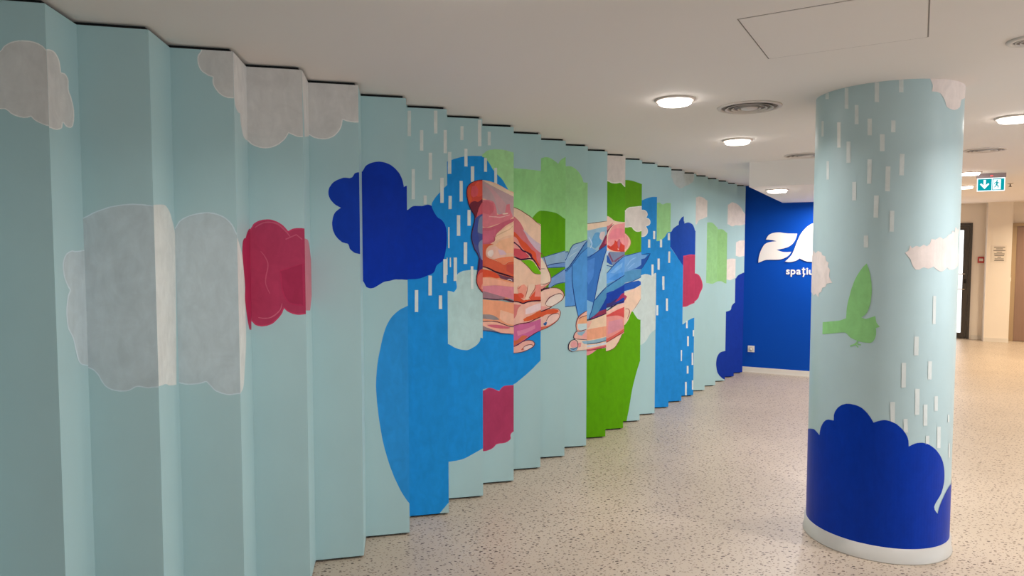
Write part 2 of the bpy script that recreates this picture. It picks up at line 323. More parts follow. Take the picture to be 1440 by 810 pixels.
  ('painted_patch', (170, 56, 89), [0,1691,8,1695,12,1701,16,1707,19,1713,23,1718,27,1722,32,1726,38,1729,46,1732,53,1734,60,1735,68,1737,76,1737,84,1737,92,1736,99,1735,107,1732,115,1729,123,1724,131,1719,138,1715,144,1710,149,1704,154,1698,159,1692,166,1684,175,1688,180,1691,185,1693,190,1695,195,1697,201,1698,207,1698,214,1699,220,1699,228,1698,238,1697,241,1696,241,1310,234,1309,225,1308,216,1307,207,1307,199,1307,192,1309,184,1312,177,1315,170,1318,164,1322,161,1324,157,1327,154,1331,151,1334,141,1339,136,1329,134,1323,131,1316,128,1310,124,1304,119,1297,112,1289,104,1281,96,1273,89,1268,82,1264,74,1261,65,1259,57,1257,50,1257,44,1256,38,1257,32,1258,27,1260,22,1262,18,1265,15,1268,12,1272,8,1276,1,1282,0,1281]),
  ('painted_patch', (187, 85, 112), [24,1704,31,1709,40,1715,50,1720,60,1725,70,1727,80,1728,90,1728,101,1726,111,1723,120,1720,128,1715,135,1709,142,1702,149,1695,155,1688,160,1683,164,1678,169,1672,173,1667,176,1662,179,1664,176,1669,172,1675,168,1681,164,1687,159,1692,153,1699,147,1707,139,1714,131,1721,122,1726,113,1730,102,1732,91,1734,80,1734,69,1733,59,1730,48,1725,38,1719,29,1713,22,1707]),
  ('painted_patch', (187, 85, 112), [45,1596,51,1588,59,1578,65,1566,71,1554,74,1542,74,1527,71,1509,66,1490,63,1472,62,1455,64,1443,68,1430,73,1418,78,1408,83,1399,85,1401,81,1410,76,1420,72,1432,68,1444,67,1455,68,1471,71,1489,76,1508,79,1527,79,1543,75,1556,69,1569,62,1580,54,1590,47,1598]),
  ('painted_patch', (187, 85, 112), [157,1650,204,1672,228,1650,232,1655,204,1677,155,1655]),
  ('painted_patch', (192, 96, 120), [30,1290,39,1288,49,1286,61,1285,72,1286,83,1288,93,1292,103,1298,112,1306,120,1313,126,1321,130,1327,133,1334,135,1342,136,1349,137,1355,134,1355,133,1350,131,1343,129,1336,126,1329,123,1324,116,1317,109,1310,100,1303,90,1297,81,1292,72,1290,61,1290,50,1290,39,1292,30,1293]),
  ('painted_patch', (176, 50, 87), [128,1510,234,1542,236,1342,223,1343,208,1344,193,1345,179,1349,167,1355,158,1363,151,1373,145,1385,140,1398,136,1410,133,1428,131,1449,129,1471,128,1492]),
  ('painted_patch', (160, 45, 79), [130,1504,228,1538,229,1343,224,1349,209,1350,194,1352,181,1355,170,1360,163,1367,156,1377,150,1388,146,1400,143,1412,139,1429,137,1450,136,1472,135,1492]),
  ('painted_cloud', (222, 220, 217), [0,2096,1,2096,6,2092,10,2087,15,2083,20,2080,27,2077,36,2073,46,2070,56,2068,66,2067,76,2067,86,2068,97,2070,107,2073,117,2077,126,2082,136,2088,144,2095,152,2102,159,2109,164,2115,168,2121,172,2128,176,2134,178,2140,184,2137,191,2134,196,2132,202,2130,208,2127,215,2125,222,2124,230,2124,239,2124,241,2124,241,2430,0,2430]),
  ('painted_cloud', (201, 199, 196), [0,2103,4,2100,9,2096,13,2091,18,2087,22,2085,29,2081,38,2078,47,2075,57,2073,66,2072,76,2072,86,2073,96,2075,106,2078,115,2082,124,2087,133,2092,141,2099,149,2106,156,2112,160,2118,164,2124,168,2130,171,2137,177,2145,186,2142,193,2139,198,2137,204,2135,210,2132,216,2130,223,2129,230,2129,239,2129,241,2129,241,2430,0,2430]),
 ],
 'F4': [
  ('painted_cloud', (222, 220, 217), [0,2173,4,2172,9,2169,14,2165,20,2162,26,2159,35,2158,45,2156,56,2155,66,2154,77,2155,86,2157,95,2159,104,2163,113,2167,121,2172,129,2179,136,2187,143,2195,149,2204,154,2213,157,2221,160,2231,161,2240,163,2249,163,2256,168,2254,174,2251,180,2249,186,2248,194,2247,202,2245,210,2245,219,2244,228,2244,240,2245,241,2245,241,2430,0,2430]),
  ('painted_cloud', (201, 199, 196), [0,2179,6,2177,12,2173,17,2170,23,2167,28,2165,36,2163,46,2161,56,2160,67,2160,76,2160,85,2162,94,2164,103,2168,111,2172,118,2177,125,2183,132,2190,139,2198,144,2207,149,2215,152,2223,154,2232,156,2241,157,2249,160,2260,171,2259,176,2256,182,2255,187,2253,195,2252,203,2251,211,2250,219,2250,229,2250,240,2251,241,2251,241,2430,0,2430]),
  ('navy_cloud', (0, 51, 160), [241,1996,234,1996,227,1994,222,1992,217,1988,214,1982,211,1976,207,1971,202,1968,195,1966,188,1966,180,1967,171,1967,164,1967,155,1964,145,1960,135,1956,126,1951,118,1946,111,1940,105,1933,100,1925,95,1918,92,1910,90,1902,89,1894,89,1886,90,1878,92,1871,95,1863,99,1855,105,1848,111,1841,117,1835,123,1830,130,1826,137,1822,143,1819,149,1816,143,1812,135,1806,128,1800,121,1793,116,1785,112,1776,109,1765,107,1754,105,1743,105,1732,106,1721,107,1710,110,1699,114,1689,118,1679,124,1671,130,1663,138,1655,145,1649,152,1643,158,1641,165,1639,171,1637,178,1636,182,1633,185,1628,187,1621,188,1615,190,1609,195,1604,200,1599,205,1595,212,1590,218,1587,228,1585,239,1583,241,1583]),
 ],
 'F5': [
  ('navy_cloud', (0, 48, 164), [0,2025,1,2026,5,2030,9,2037,13,2044,17,2052,22,2058,28,2063,35,2067,42,2071,49,2074,57,2077,65,2079,73,2081,82,2082,91,2083,99,2083,109,2082,119,2080,129,2078,139,2074,149,2070,158,2065,167,2058,176,2051,184,2043,191,2035,197,2028,202,2021,206,2013,210,2005,214,1996,217,1987,220,1976,222,1966,224,1957,225,1949,230,1952,236,1955,241,1956,241,1439,232,1439,212,1441,193,1441,178,1442,171,1441,164,1440,157,1438,150,1436,143,1434,136,1433,129,1432,122,1431,115,1429,109,1427,99,1421,87,1414,76,1407,64,1400,55,1396,48,1395,41,1394,33,1395,27,1397,20,1400,15,1406,11,1414,7,1422,3,1430,0,1433]),
  ('blue_shape', (42, 140, 210), [241,1295,238,1294,228,1289,217,1284,206,1279,196,1273,186,1266,176,1258,166,1249,156,1239,148,1229,140,1217,132,1203,125,1189,119,1175,114,1161,108,1142,102,1121,97,1100,92,1078,88,1058,84,1040,80,1022,77,1004,74,986,71,968,69,947,67,924,65,901,64,877,63,854,64,824,66,792,68,759,72,725,75,691,79,658,84,625,89,592,94,559,101,527,107,499,115,469,123,440,131,412,140,385,149,360,158,334,169,309,179,286,189,264,198,246,208,228,219,210,229,194,239,181,241,179]),
 ],
 'F6': [
  ('navy_cloud', (0, 48, 164), [0,1836,10,1839,15,1843,21,1848,27,1853,33,1857,40,1860,50,1862,61,1862,73,1862,84,1862,94,1862,102,1864,110,1867,118,1869,126,1871,133,1870,140,1868,147,1865,153,1860,159,1854,164,1848,168,1840,171,1830,173,1820,175,1810,179,1802,185,1796,191,1792,198,1788,205,1784,211,1779,216,1772,221,1765,226,1757,229,1748,232,1740,235,1729,236,1717,238,1704,238,1691,238,1678,238,1664,237,1648,236,1632,234,1616,231,1602,229,1590,226,1577,223,1564,219,1553,214,1543,208,1536,201,1530,192,1525,185,1520,178,1514,173,1506,170,1497,167,1488,164,1479,159,1472,152,1466,144,1462,135,1458,125,1454,117,1451,108,1447,98,1443,89,1440,80,1437,70,1435,56,1432,39,1431,22,1429,0,1428]),
  ('blue_shape', (28, 136, 208), [0,1431,17,1432,36,1432,55,1433,70,1435,80,1437,89,1440,99,1443,108,1447,117,1451,125,1454,135,1458,144,1462,152,1466,159,1472,164,1479,167,1488,170,1497,173,1506,178,1514,185,1520,192,1525,201,1530,208,1536,214,1543,219,1553,223,1564,226,1577,229,1590,231,1602,234,1616,236,1632,237,1648,238,1664,238,1678,238,1691,238,1704,236,1717,235,1729,232,1740,229,1748,226,1757,221,1765,216,1772,211,1779,205,1784,198,1788,191,1792,185,1796,179,1802,172,1812,164,1825,157,1840,151,1853,149,1866,149,1876,153,1885,158,1894,164,1903,170,1912,177,1921,186,1931,195,1941,204,1950,212,1959,219,1966,226,1973,232,1979,239,1986,241,1988,241,12,0,12]),
  ('teal_corner', (163, 191, 191), [185,12,186,14,191,19,196,24,201,30,205,35,210,40,215,45,219,50,223,55,228,60,232,65,238,71,241,74,241,12]),
  ('rain', (210, 214, 210), [12,2411,11,2265,31,2265,32,2412]),
  ('rain', (210, 214, 210), [165,2419,165,2286,185,2287,186,2420]),
  ('rain', (210, 214, 210), [83,2302,82,2184,102,2184,103,2303]),
  ('rain', (210, 214, 210), [222,2308,221,2173,241,2174,241,2309]),
  ('rain', (210, 214, 210), [133,2173,132,2017,152,2017,153,2174]),
  ('rain', (210, 214, 210), [33,2075,31,1900,51,1900,52,2076]),
  ('rain', (210, 214, 210), [200,2029,200,1882,220,1883,221,2030]),
  ('rain', (210, 214, 210), [101,1924,101,1872,119,1872,120,1924]),
  ('rain', (210, 214, 210), [236,1559,235,1456,241,1456,241,1559]),
  ('rain', (210, 214, 210), [46,1368,45,1239,65,1238,66,1368]),
  ('rain', (210, 214, 210), [127,1453,126,1335,146,1335,147,1452]),
  ('rain', (210, 214, 210), [188,1334,187,1253,207,1253,207,1334]),
  ('rain', (210, 214, 210), [216,1550,215,1408,235,1407,236,1550]),
 ],
 'F7': [
  ('blue_shape', (28, 136, 208), [0,2153,30,2159,42,2165,51,2169,60,2173,70,2176,79,2179,89,2182,99,2185,110,2188,121,2190,133,2192,144,2194,157,2195,171,2196,184,2197,199,2197,212,2197,229,2197,241,2196,241,323,240,323,227,316,213,309,199,302,184,295,170,288,157,282,143,275,130,269,116,264,102,260,85,257,66,254,46,253,28,251,0,251]),
  ('sky_patch', (176, 200, 198), [0,1347,23,1347,31,1345,40,1343,48,1340,55,1337,59,1342,64,1348,69,1354,73,1361,75,1369,75,1378,73,1390,71,1402,69,1413,69,1423,70,1430,72,1436,75,1443,78,1449,82,1454,88,1459,95,1463,102,1467,110,1470,116,1472,124,1473,131,1474,139,1475,146,1476,155,1477,164,1478,173,1479,183,1479,192,1478,209,1475,231,1471,241,1469,241,1039,226,1044,225,1038,224,1030,222,1022,218,1015,214,1010,209,1004,203,998,197,993,191,989,182,984,173,979,164,974,154,970,144,967,135,966,126,967,116,968,107,969,98,971,91,973,84,975,76,978,69,981,62,984,54,988,46,993,38,998,30,1003,21,1008,0,1010]),
  ('rain', (210, 214, 210), [22,2216,21,2080,43,2081,44,2216]),
  ('rain', (210, 214, 210), [102,2378,101,2292,121,2293,122,2379]),
  ('rain', (210, 214, 210), [213,2422,213,2258,235,2259,235,2423]),
  ('rain', (210, 214, 210), [126,2239,126,2129,146,2129,146,2239]),
  ('rain', (210, 214, 210), [167,2130,167,2034,188,2035,189,2131]),
  ('rain', (210, 214, 210), [95,2038,95,1909,115,1910,115,2038]),
  ('rain', (210, 214, 210), [25,1943,24,1860,44,1861,45,1943]),
  ('rain', (210, 214, 210), [77,1823,76,1694,98,1694,98,1823]),
  ('rain', (210, 214, 210), [145,1857,144,1758,165,1758,165,1857]),
  ('rain', (210, 214, 210), [21,1748,21,1616,29,1616,30,1748]),
  ('rain', (210, 214, 210), [120,1653,119,1516,141,1516,142,1653]),
  ('rain', (210, 214, 210), [124,1651,123,1531,141,1531,142,1651]),
  ('rain', (210, 214, 210), [164,1501,164,1357,181,1357,181,1501]),
  ('rain', (210, 214, 210), [30,1557,30,1497,38,1497,38,1557]),
  ('rain', (210, 214, 210), [55,1557,54,1409,76,1409,76,1557]),
  ('left_hand', (195, 70, 56), [241,2046,240,2046,233,2046,225,2045,218,2045,211,2043,203,2041,195,2038,188,2035,181,2032,174,2028,168,2024,162,2019,156,2014,151,2008,147,2002,145,1996,143,1989,142,1982,141,1974,141,1968,141,1961,141,1954,142,1947,143,1940,144,1933,145,1925,146,1918,148,1911,149,1905,151,1897,154,1889,157,1880,160,1873,164,1866,168,1858,172,1851,176,1845,180,1838,184,1832,187,1826,189,1818,191,1810,191,1801,190,1795,189,1788,188,1781,186,1773,184,1766,182,1759,180,1751,178,1743,176,1734,174,1726,173,1718,171,1709,170,1700,170,1690,170,1681,172,1669,175,1655,179,1641,183,1628,186,1616,190,1609,194,1601,199,1594,203,1588,207,1581,211,1573,214,1565,217,1556,218,1550,219,1543,219,1535,219,1528,219,1521,219,1513,217,1506,216,1498,214,1491,212,1483,210,1476,208,1468,206,1461,205,1454,204,1446,203,1439,202,1432,201,1425,200,1417,200,1409,201,1400,203,1393,205,1385,208,1377,211,1370,215,1364,219,1358,223,1352,228,1347,232,1342,237,1336,241,1333]),
  ('left_hand', (212, 82, 64), [241,2041,239,2041,229,2040,221,2038,212,2035,204,2031,198,2025,194,2019,191,2011,189,2003,187,1995,187,1987,188,1979,189,1970,190,1962,192,1956,198,1949,205,1944,213,1941,220,1941,227,1943,233,1946,239,1952,241,1955]),
  ('left_hand', (204, 82, 89), [172,2005,198,2010,202,2006,206,2000,210,1993,213,1986,213,1979,213,1972,212,1964,210,1957,208,1951,203,1945,196,1941,188,1938,182,1936,176,1941,170,1947,167,1955,167,1963,168,1974,169,1985,171,1996]),
  ('left_hand', (204, 87, 52), [150,1989,154,1996,161,2001,167,2005,166,1996,166,1986,165,1975,164,1964,165,1955,166,1948,168,1940,170,1933,172,1926,172,1920,169,1914,163,1909,157,1905,155,1911,154,1918,152,1925,150,1933,149,1940,149,1949,148,1960,148,1971,148,1981]),
  ('left_hand', (109, 42, 56), [158,1885,159,1893,164,1900,169,1905,176,1909,184,1912,192,1913,199,1912,206,1909,213,1909,220,1913,228,1919,237,1926,241,1929,241,1892,240,1891,232,1887,225,1882,220,1876,216,1868,213,1857,211,1846,209,1835,207,1826,204,1819,200,1812,197,1806,194,1812,191,1819,187,1826,183,1832,179,1838,175,1844,172,1851,169,1857,165,1865,161,1872,159,1879]),
  ('left_hand', (197, 87, 98), [241,1906,235,1901,230,1894,226,1887,223,1879,220,1871,218,1864,215,1856,212,1849,209,1842,207,1834,205,1826,203,1819,201,1810,200,1801,198,1793,197,1786,200,1792,204,1798,209,1804,213,1811,217,1817,222,1822,227,1828,233,1833,238,1837,241,1839]),
  ('left_hand', (74, 79, 136), [241,1833,235,1831,227,1828,220,1824,213,1819,205,1814,199,1808,195,1801,191,1792,188,1781,186,1769,184,1757,182,1746,180,1738,178,1730,177,1722,175,1714,174,1706,172,1699,171,1691,170,1684,170,1676,172,1667,175,1656,178,1644,182,1632,186,1621,191,1612,197,1602,202,1593,208,1585,212,1576,214,1569,216,1561,217,1554,219,1547,219,1541,241,1535]),
  ('left_hand', (114, 123, 149), [241,1822,237,1821,231,1817,225,1812,221,1805,218,1796,216,1786,214,1776,212,1767,211,1756,210,1746,210,1735,210,1725,210,1717,216,1713,224,1709,233,1707,241,1707]),
  ('left_hand', (60, 74, 144), [192,1786,195,1794,199,1801,202,1806,206,1801,210,1794,212,1787,212,1777,211,1765,209,1752,207,1739,207,1727,208,1716,211,1706,213,1696,216,1686,217,1677,217,1667,216,1657,215,1647,213,1639,212,1631,203,1635,194,1641,189,1647,184,1655,178,1663,174,1672,172,1681,174,1700,178,1723,183,1747,188,1770]),
  ('left_hand', (125, 134, 163), [241,1671,237,1669,230,1665,225,1662,219,1654,216,1646,214,1636,214,1629,215,1621,216,1613,218,1604,219,1596,222,1586,224,1575,227,1564,230,1554,232,1546,236,1538,240,1531,241,1531]),
  ('left_hand', (71, 48, 106), [217,1561,221,1556,226,1551,232,1546,237,1541,241,1539,241,1485,235,1483,228,1480,222,1476,216,1469,212,1461,209,1452,206,1446,206,1452,206,1459,206,1468,206,1476,208,1490,210,1508,212,1527,215,1545]),
  ('left_hand', (211, 103, 89), [241,1462,240,1462,232,1460,225,1457,219,1452,214,1445,210,1438,208,1429,206,1420,206,1414,206,1407,206,1399,207,1392,209,1385,211,1378,214,1372,218,1366,222,1360,226,1354,232,1348,239,1341,241,1339]),
  ('left_hand', (221, 142, 127), [241,1388,237,1385,233,1377,231,1368,229,1360,241,1351]),
  ('left_hand', (58, 30, 53), [241,2049,235,2049,226,2048,218,2047,210,2046,202,2043,194,2041,187,2038,180,2035,173,2031,167,2027,161,2023,154,2017,149,2010,144,2003,141,1996,140,1989,138,1982,137,1974,137,1968,137,1961,138,1954,138,1946,139,1939,140,1932,142,1925,143,1918,145,1911,146,1904,148,1896,151,1888,154,1879,157,1872,161,1864,165,1857,169,1849,173,1843,178,1837,181,1831,184,1825,187,1817,188,1809,188,1801,187,1795,186,1788,185,1781,183,1774,181,1767,179,1759,177,1751,175,1743,173,1735,171,1727,169,1718,168,1709,166,1700,166,1690,166,1681,168,1669,171,1655,175,1640,179,1627,184,1615,187,1607,191,1600,196,1593,200,1586,204,1580,207,1574,210,1568,213,1562,215,1555,216,1549,216,1542,217,1535,217,1528,217,1521,216,1514,214,1506,212,1499,210,1491,209,1484,207,1476,205,1469,204,1461,203,1454,201,1447,200,1439,199,1432,199,1426,198,1417,198,1409,199,1400,200,1392,203,1384,206,1377,209,1369,213,1363,217,1357,221,1351,226,1346,230,1341,236,1335,241,1331,241,1336,238,1338,233,1343,229,1348,224,1353,220,1359,216,1365,213,1371,210,1378,207,1386,205,1393,203,1401,202,1409,203,1417,203,1425,204,1432,205,1439,206,1446,207,1453,209,1460,210,1468,212,1475,214,1483,216,1490,217,1498,219,1505,221,1513,222,1521,222,1528,222,1535,222,1543,221,1550,220,1557,218,1564,215,1570,212,1576,209,1583,206,1589,201,1596,197,1603,192,1610,189,1617,185,1629,181,1642,177,1656,174,1670,172,1682,172,1690,172,1699,174,1708,175,1717,177,1726,179,1734,181,1742,183,1750,185,1758,187,1766,189,1773,191,1780,192,1787,193,1795,194,1801,194,1810,192,1819,190,1827,186,1834,182,1840,178,1846,174,1852,170,1859,166,1867,163,1874,159,1882,156,1889,154,1898,151,1906,150,1912,148,1919,147,1926,145,1933,144,1940,143,1947,143,1954,142,1961,142,1968,142,1974,143,1981,144,1988,146,1995,148,2001,152,2008,158,2014,164,2020,169,2024,175,2028,182,2031,188,2034,196,2037,203,2040,211,2042,218,2044,226,2045,235,2045,241,2046]),
 ],
 'F8': [
  ('light_green_tree', (160, 208, 148), [0,2243,29,2244,36,2248,41,2252,47,2258,52,2263,58,2266,67,2270,76,2272,86,2275,97,2276,107,2278,119,2278,133,2278,147,2278,161,2277,175,2275,189,2273,203,2270,217,2266,231,2263,241,2260,241,1853,0,1850]),
  ('blue_shape', (28, 136, 208), [0,2226,34,2223,42,2219,49,2213,56,2206,62,2199,68,2191,74,2183,80,2173,86,2163,91,2154,97,2145,102,2138,108,2132,114,2125,120,2119,126,2113,133,2106,140,2100,147,2094,154,2087,160,2080,167,2072,173,2062,179,2052,185,2042,190,2033,194,2027,198,2020,202,2012,205,2005,209,1992,214,1975,220,1957,225,1939,229,1924,0,1941]),
  ('blue_shape', (28, 136, 208), [0,1087,31,1084,65,1076,110,1070,158,1065,204,1059,239,1054,241,1053,241,680,239,679,234,673,229,667,225,661,220,656,214,652,208,652,200,654,192,656,184,658,177,659,169,657,162,654,154,650,147,647,139,646,131,647,123,649,115,652,107,655,100,658,91,661,82,664,74,666,65,667,51,665,33,661,0,660]),
  ('crimson_cloud', (185, 63, 102), [0,651,29,651,37,653,44,657,51,661,58,665,65,667,74,667,83,665,92,663,100,660,108,656,117,651,124,647,132,644,139,641,143,647,148,654,154,661,160,667,167,672,174,675,181,676,189,677,197,677,204,677,221,678,241,678,241,354,239,354,233,351,227,346,222,339,219,333,219,323,221,313,219,304,214,298,207,293,199,288,190,284,181,280,170,279,158,278,146,278,134,277,124,275,117,272,111,266,106,260,100,254,94,250,86,245,77,241,68,238,59,235,49,233,36,232,0,232]),
  ('crimson_cloud', (167, 57, 93), [0,646,30,646,39,648,47,652,54,656,60,659,66,661,74,661,82,660,90,657,98,655,106,651,114,646,122,642,130,638,141,636,148,643,153,650,159,657,164,663,170,667,176,669,182,670,189,671,197,671,205,671,221,672,241,672,241,360,238,360,229,356,222,350,217,342,213,334,213,323,215,313,214,307,210,303,204,298,196,293,187,289,179,286,169,285,158,284,145,284,133,283,122,281,113,276,107,271,101,264,96,259,91,255,83,251,75,247,66,244,57,241,48,239,36,238,0,238]),
  ('rain', (210, 214, 210), [62,2393,62,2302,83,2303,83,2393]),
  ('rain', (210, 214, 210), [38,2218,37,2127,57,2127,57,2218]),
  ('rain', (210, 214, 210), [107,2154,107,2047,126,2047,126,2155]),
  ('left_hand', (221, 174, 145), [0,2071,31,2071,40,2070,51,2069,61,2067,71,2065,81,2063,91,2060,101,2057,111,2054,120,2050,128,2047,136,2044,143,2040,151,2036,158,2033,165,2029,172,2025,179,2022,185,2018,191,2015,198,2012,206,2008,213,2005,222,2001,233,1998,241,1994,241,1267,232,1270,222,1272,213,1274,202,1274,191,1274,180,1274,169,1274,158,1274,147,1275,136,1276,125,1277,114,1278,103,1280,91,1281,80,1283,68,1285,57,1288,48,1290,38,1293,29,1297,0,1299]),
  ('left_hand', (180, 150, 152), [0,2068,32,2067,43,2065,54,2063,66,2060,77,2056,93,2048,111,2038,131,2027,150,2015,169,2005,187,1997,206,1989,225,1982,241,1976,241,1827,239,1827,218,1828,196,1830,175,1833,158,1836,148,1839,139,1843,130,1848,122,1855,114,1862,105,1874,95,1890,85,1907,75,1923,66,1935,58,1940,49,1944,39,1947,30,1949,0,1949]),
  ('left_hand', (218, 191, 166), [0,2070,33,2068,42,2067,52,2065,62,2063,71,2060,81,2057,91,2054,101,2051,110,2048,120,2044,130,2040,140,2037,150,2033,160,2028,169,2024,185,2016,203,2006,223,1995,241,1984,241,1964,233,1968,219,1974,205,1981,191,1987,176,1994,160,2002,144,2009,128,2016,115,2023,105,2028,95,2033,85,2038,75,2043,66,2048,57,2053,49,2057,40,2062,32,2066]),
  ('left_hand', (193, 147, 150), [31,2039,37,2036,44,2031,52,2026,59,2020,66,2014,74,2005,82,1995,90,1985,97,1973,104,1962,109,1950,113,1937,116,1924,120,1911,125,1899,132,1886,140,1873,149,1860,159,1849,169,1841,181,1837,195,1836,210,1838,223,1840,235,1842,232,1849,228,1858,223,1867,218,1876,213,1884,204,1896,193,1908,182,1921,170,1934,158,1947,147,1959,137,1971,126,1983,115,1994,104,2004,93,2014,81,2023,69,2032,58,2040,50,2045,40,2044]),
  ('left_hand', (207, 115, 125), [0,1940,30,1940,38,1941,48,1941,57,1941,66,1940,74,1939,82,1936,90,1934,98,1930,104,1925,108,1918,112,1910,115,1901,118,1892,120,1883,122,1874,123,1865,124,1856,125,1847,125,1841,180,1852,191,1910,213,1916,213,1909,214,1901,215,1892,217,1882,218,1874,221,1865,225,1855,228,1846,232,1838,235,1831,231,1826,226,1820,219,1814,213,1810,204,1805,193,1801,182,1796,169,1792,158,1788,147,1784,136,1781,125,1778,114,1775,103,1771,92,1768,80,1764,69,1760,58,1757,49,1755,39,1757,30,1761,0,1763]),
  ('left_hand', (201, 98, 109), [0,1925,29,1926,37,1929,46,1931,55,1932,63,1931,73,1928,82,1925,91,1922,98,1920,100,1911,102,1902,104,1891,105,1881,104,1872,100,1864,95,1857,88,1850,82,1845,76,1840,0,1859]),
  ('left_hand', (220, 164, 160), [71,1827,78,1827,87,1826,97,1825,106,1824,114,1824,122,1823,130,1822,139,1821,147,1821,156,1823,166,1825,175,1828,184,1831,192,1833,199,1835,207,1838,213,1840,212,1844,206,1842,198,1841,190,1839,182,1837,173,1835,164,1832,155,1830,147,1829,139,1828,131,1829,123,1830,115,1831,106,1831,97,1831,87,1831,79,1831,71,1831]),
  ('left_hand', (224, 197, 179), [164,1844,175,1844,186,1845,195,1847,202,1850,201,1855,194,1855,185,1854,174,1852,163,1849]),
  ('left_hand', (189, 90, 109), [0,1755,30,1754,40,1754,50,1754,61,1754,71,1755,81,1757,90,1760,100,1764,110,1768,120,1772,130,1776,140,1780,150,1785,159,1789,169,1793,178,1797,187,1800,196,1804,204,1807,213,1810,221,1812,229,1815,238,1817,241,1818,241,1803,240,1802,235,1797,228,1792,219,1787,209,1782,199,1777,191,1772,184,1767,177,1762,171,1757,164,1751,158,1745,150,1738,141,1731,133,1723,125,1715,120,1708,117,1700,115,1691,115,1683,114,1676,109,1665,103,1661,96,1657,88,1652,79,1647,71,1644,61,1641,51,1639,40,1638,30,1637,0,1636]),
  ('left_hand', (195, 98, 120), [30,1734,39,1733,49,1733,61,1733,72,1733,82,1734,90,1736,98,1740,107,1743,114,1747,120,1750,118,1739,115,1725,112,1711,108,1697,103,1686,99,1680,92,1674,86,1668,78,1664,71,1660,63,1656,54,1654,45,1652,37,1650,30,1649]),
  ('left_hand', (228, 187, 156), [241,1787,232,1781,218,1772,204,1764,191,1756,181,1751,170,1745,159,1739,150,1734,142,1729,135,1725,129,1720,124,1714,120,1708,117,1701,115,1693,114,1685,113,1677,111,1671,108,1663,103,1657,115,1664,128,1671,143,1679,157,1686,169,1692,177,1695,186,1698,195,1700,204,1702,213,1703,222,1704,232,1705,241,1705]),
  ('left_hand', (204, 164, 133), [108,1670,110,1676,113,1683,117,1690,122,1695,127,1700,135,1704,143,1708,151,1712,159,1716,170,1721,182,1727,194,1732,205,1738,214,1743,221,1749,227,1755,232,1761,236,1766,233,1768,229,1764,224,1758,218,1752,211,1748,202,1743,191,1738,179,1732,167,1727,156,1722,148,1717,140,1713,132,1709,124,1704,118,1699,113,1692,109,1685,106,1677,104,1671]),
  ('left_hand', (163, 82, 89), [99,1696,104,1689,106,1681,106,1675,104,1667,102,1660,105,1659,108,1666,110,1674,111,1682,107,1691,102,1698]),
  ('left_hand', (224, 168, 133), [241,1694,232,1692,218,1689,204,1685,191,1682,180,1679,170,1676,159,1673,150,1669,141,1665,135,1660,129,1653,124,1645,120,1639,114,1631,108,1624,103,1617,110,1614,119,1609,128,1604,138,1600,147,1596,155,1593,164,1591,173,1589,182,1587,191,1585,203,1584,217,1583,232,1581,241,1581]),
  ('left_hand', (201, 88, 62), [0,1642,32,1642,43,1644,55,1645,67,1646,76,1647,86,1646,95,1645,103,1644,96,1642,88,1639,80,1636,72,1632,65,1628,60,1622,55,1616,51,1609,49,1601,47,1593,47,1585,47,1577,49,1570,52,1562,58,1556,65,1551,71,1548,79,1545,87,1543,95,1540,103,1537,111,1534,119,1531,126,1528,134,1525,141,1521,150,1517,158,1511,166,1507,174,1505,182,1507,189,1512,197,1518,205,1523,213,1526,222,1527,231,1526,241,1525,241,1413,233,1415,219,1418,204,1421,191,1425,178,1428,166,1432,154,1437,142,1442,130,1446,119,1452,108,1457,97,1463,87,1469,76,1474,65,1478,53,1482,41,1486,30,1490,0,1491]),
  ('left_hand', (221, 173, 156), [54,1601,59,1607,66,1612,74,1616,81,1620,90,1624,99,1628,107,1631,114,1633,120,1629,127,1623,134,1618,141,1612,149,1607,156,1602,163,1597,169,1591,173,1583,176,1574,178,1566,180,1559,173,1554,165,1550,156,1545,147,1543,139,1542,130,1542,120,1543,111,1544,103,1545,95,1547,86,1548,78,1550,70,1554,62,1559,56,1567,51,1575,50,1584,51,1593]),
  ('left_hand', (232, 204, 194), [59,1585,65,1594,73,1601,84,1604,95,1604,98,1597,100,1588,100,1580,97,1572,92,1565,87,1559,77,1560,68,1564,64,1570,61,1578]),
  ('left_hand', (205, 170, 181), [130,1607,137,1607,145,1606,154,1606,162,1604,169,1601,176,1596,182,1589,187,1581,191,1575,147,1569]),
  ('left_hand', (220, 124, 88), [103,1543,115,1545,128,1548,144,1551,159,1554,174,1556,191,1558,209,1559,227,1560,241,1560,241,1524,231,1527,222,1529,213,1529,205,1526,197,1521,189,1515,182,1510,174,1508,166,1509,159,1511,151,1516,143,1520,136,1524,129,1528,122,1532,115,1536,108,1540]),
  ('left_hand', (187, 76, 64), [191,1505,241,1509,241,1437,191,1462]),
  ('left_hand', (221, 142, 103), [0,1478,31,1477,42,1475,53,1472,65,1469,76,1466,85,1461,93,1457,102,1451,111,1446,119,1441,129,1436,138,1431,148,1427,158,1423,169,1419,185,1416,203,1414,223,1411,241,1409,241,1267,232,1270,222,1272,213,1274,202,1274,191,1274,180,1274,169,1274,158,1274,147,1275,136,1276,125,1277,114,1278,103,1280,91,1281,80,1283,68,1285,57,1288,48,1290,38,1293,29,1297,0,1299]),
  ('left_hand', (106, 62, 80), [119,1447,127,1444,137,1440,147,1437,158,1433,169,1430,185,1426,203,1421,223,1416,241,1412,241,1384,233,1388,224,1392,216,1394,207,1397,198,1399,189,1401,180,1403,170,1406,161,1409,151,1412,143,1416,136,1420,130,1425,125,1433,122,1440]),
  ('left_hand', (207, 76, 49), [0,1476,31,1475,42,1473,53,1471,65,1468,76,1466,85,1463,94,1459,103,1455,112,1451,119,1447,126,1442,132,1436,138,1430,143,1424,147,1420,139,1417,129,1414,119,1413,112,1415,103,1417,94,1419,85,1422,76,1423,65,1423,53,1423,41,1422,30,1421,0,1420]),
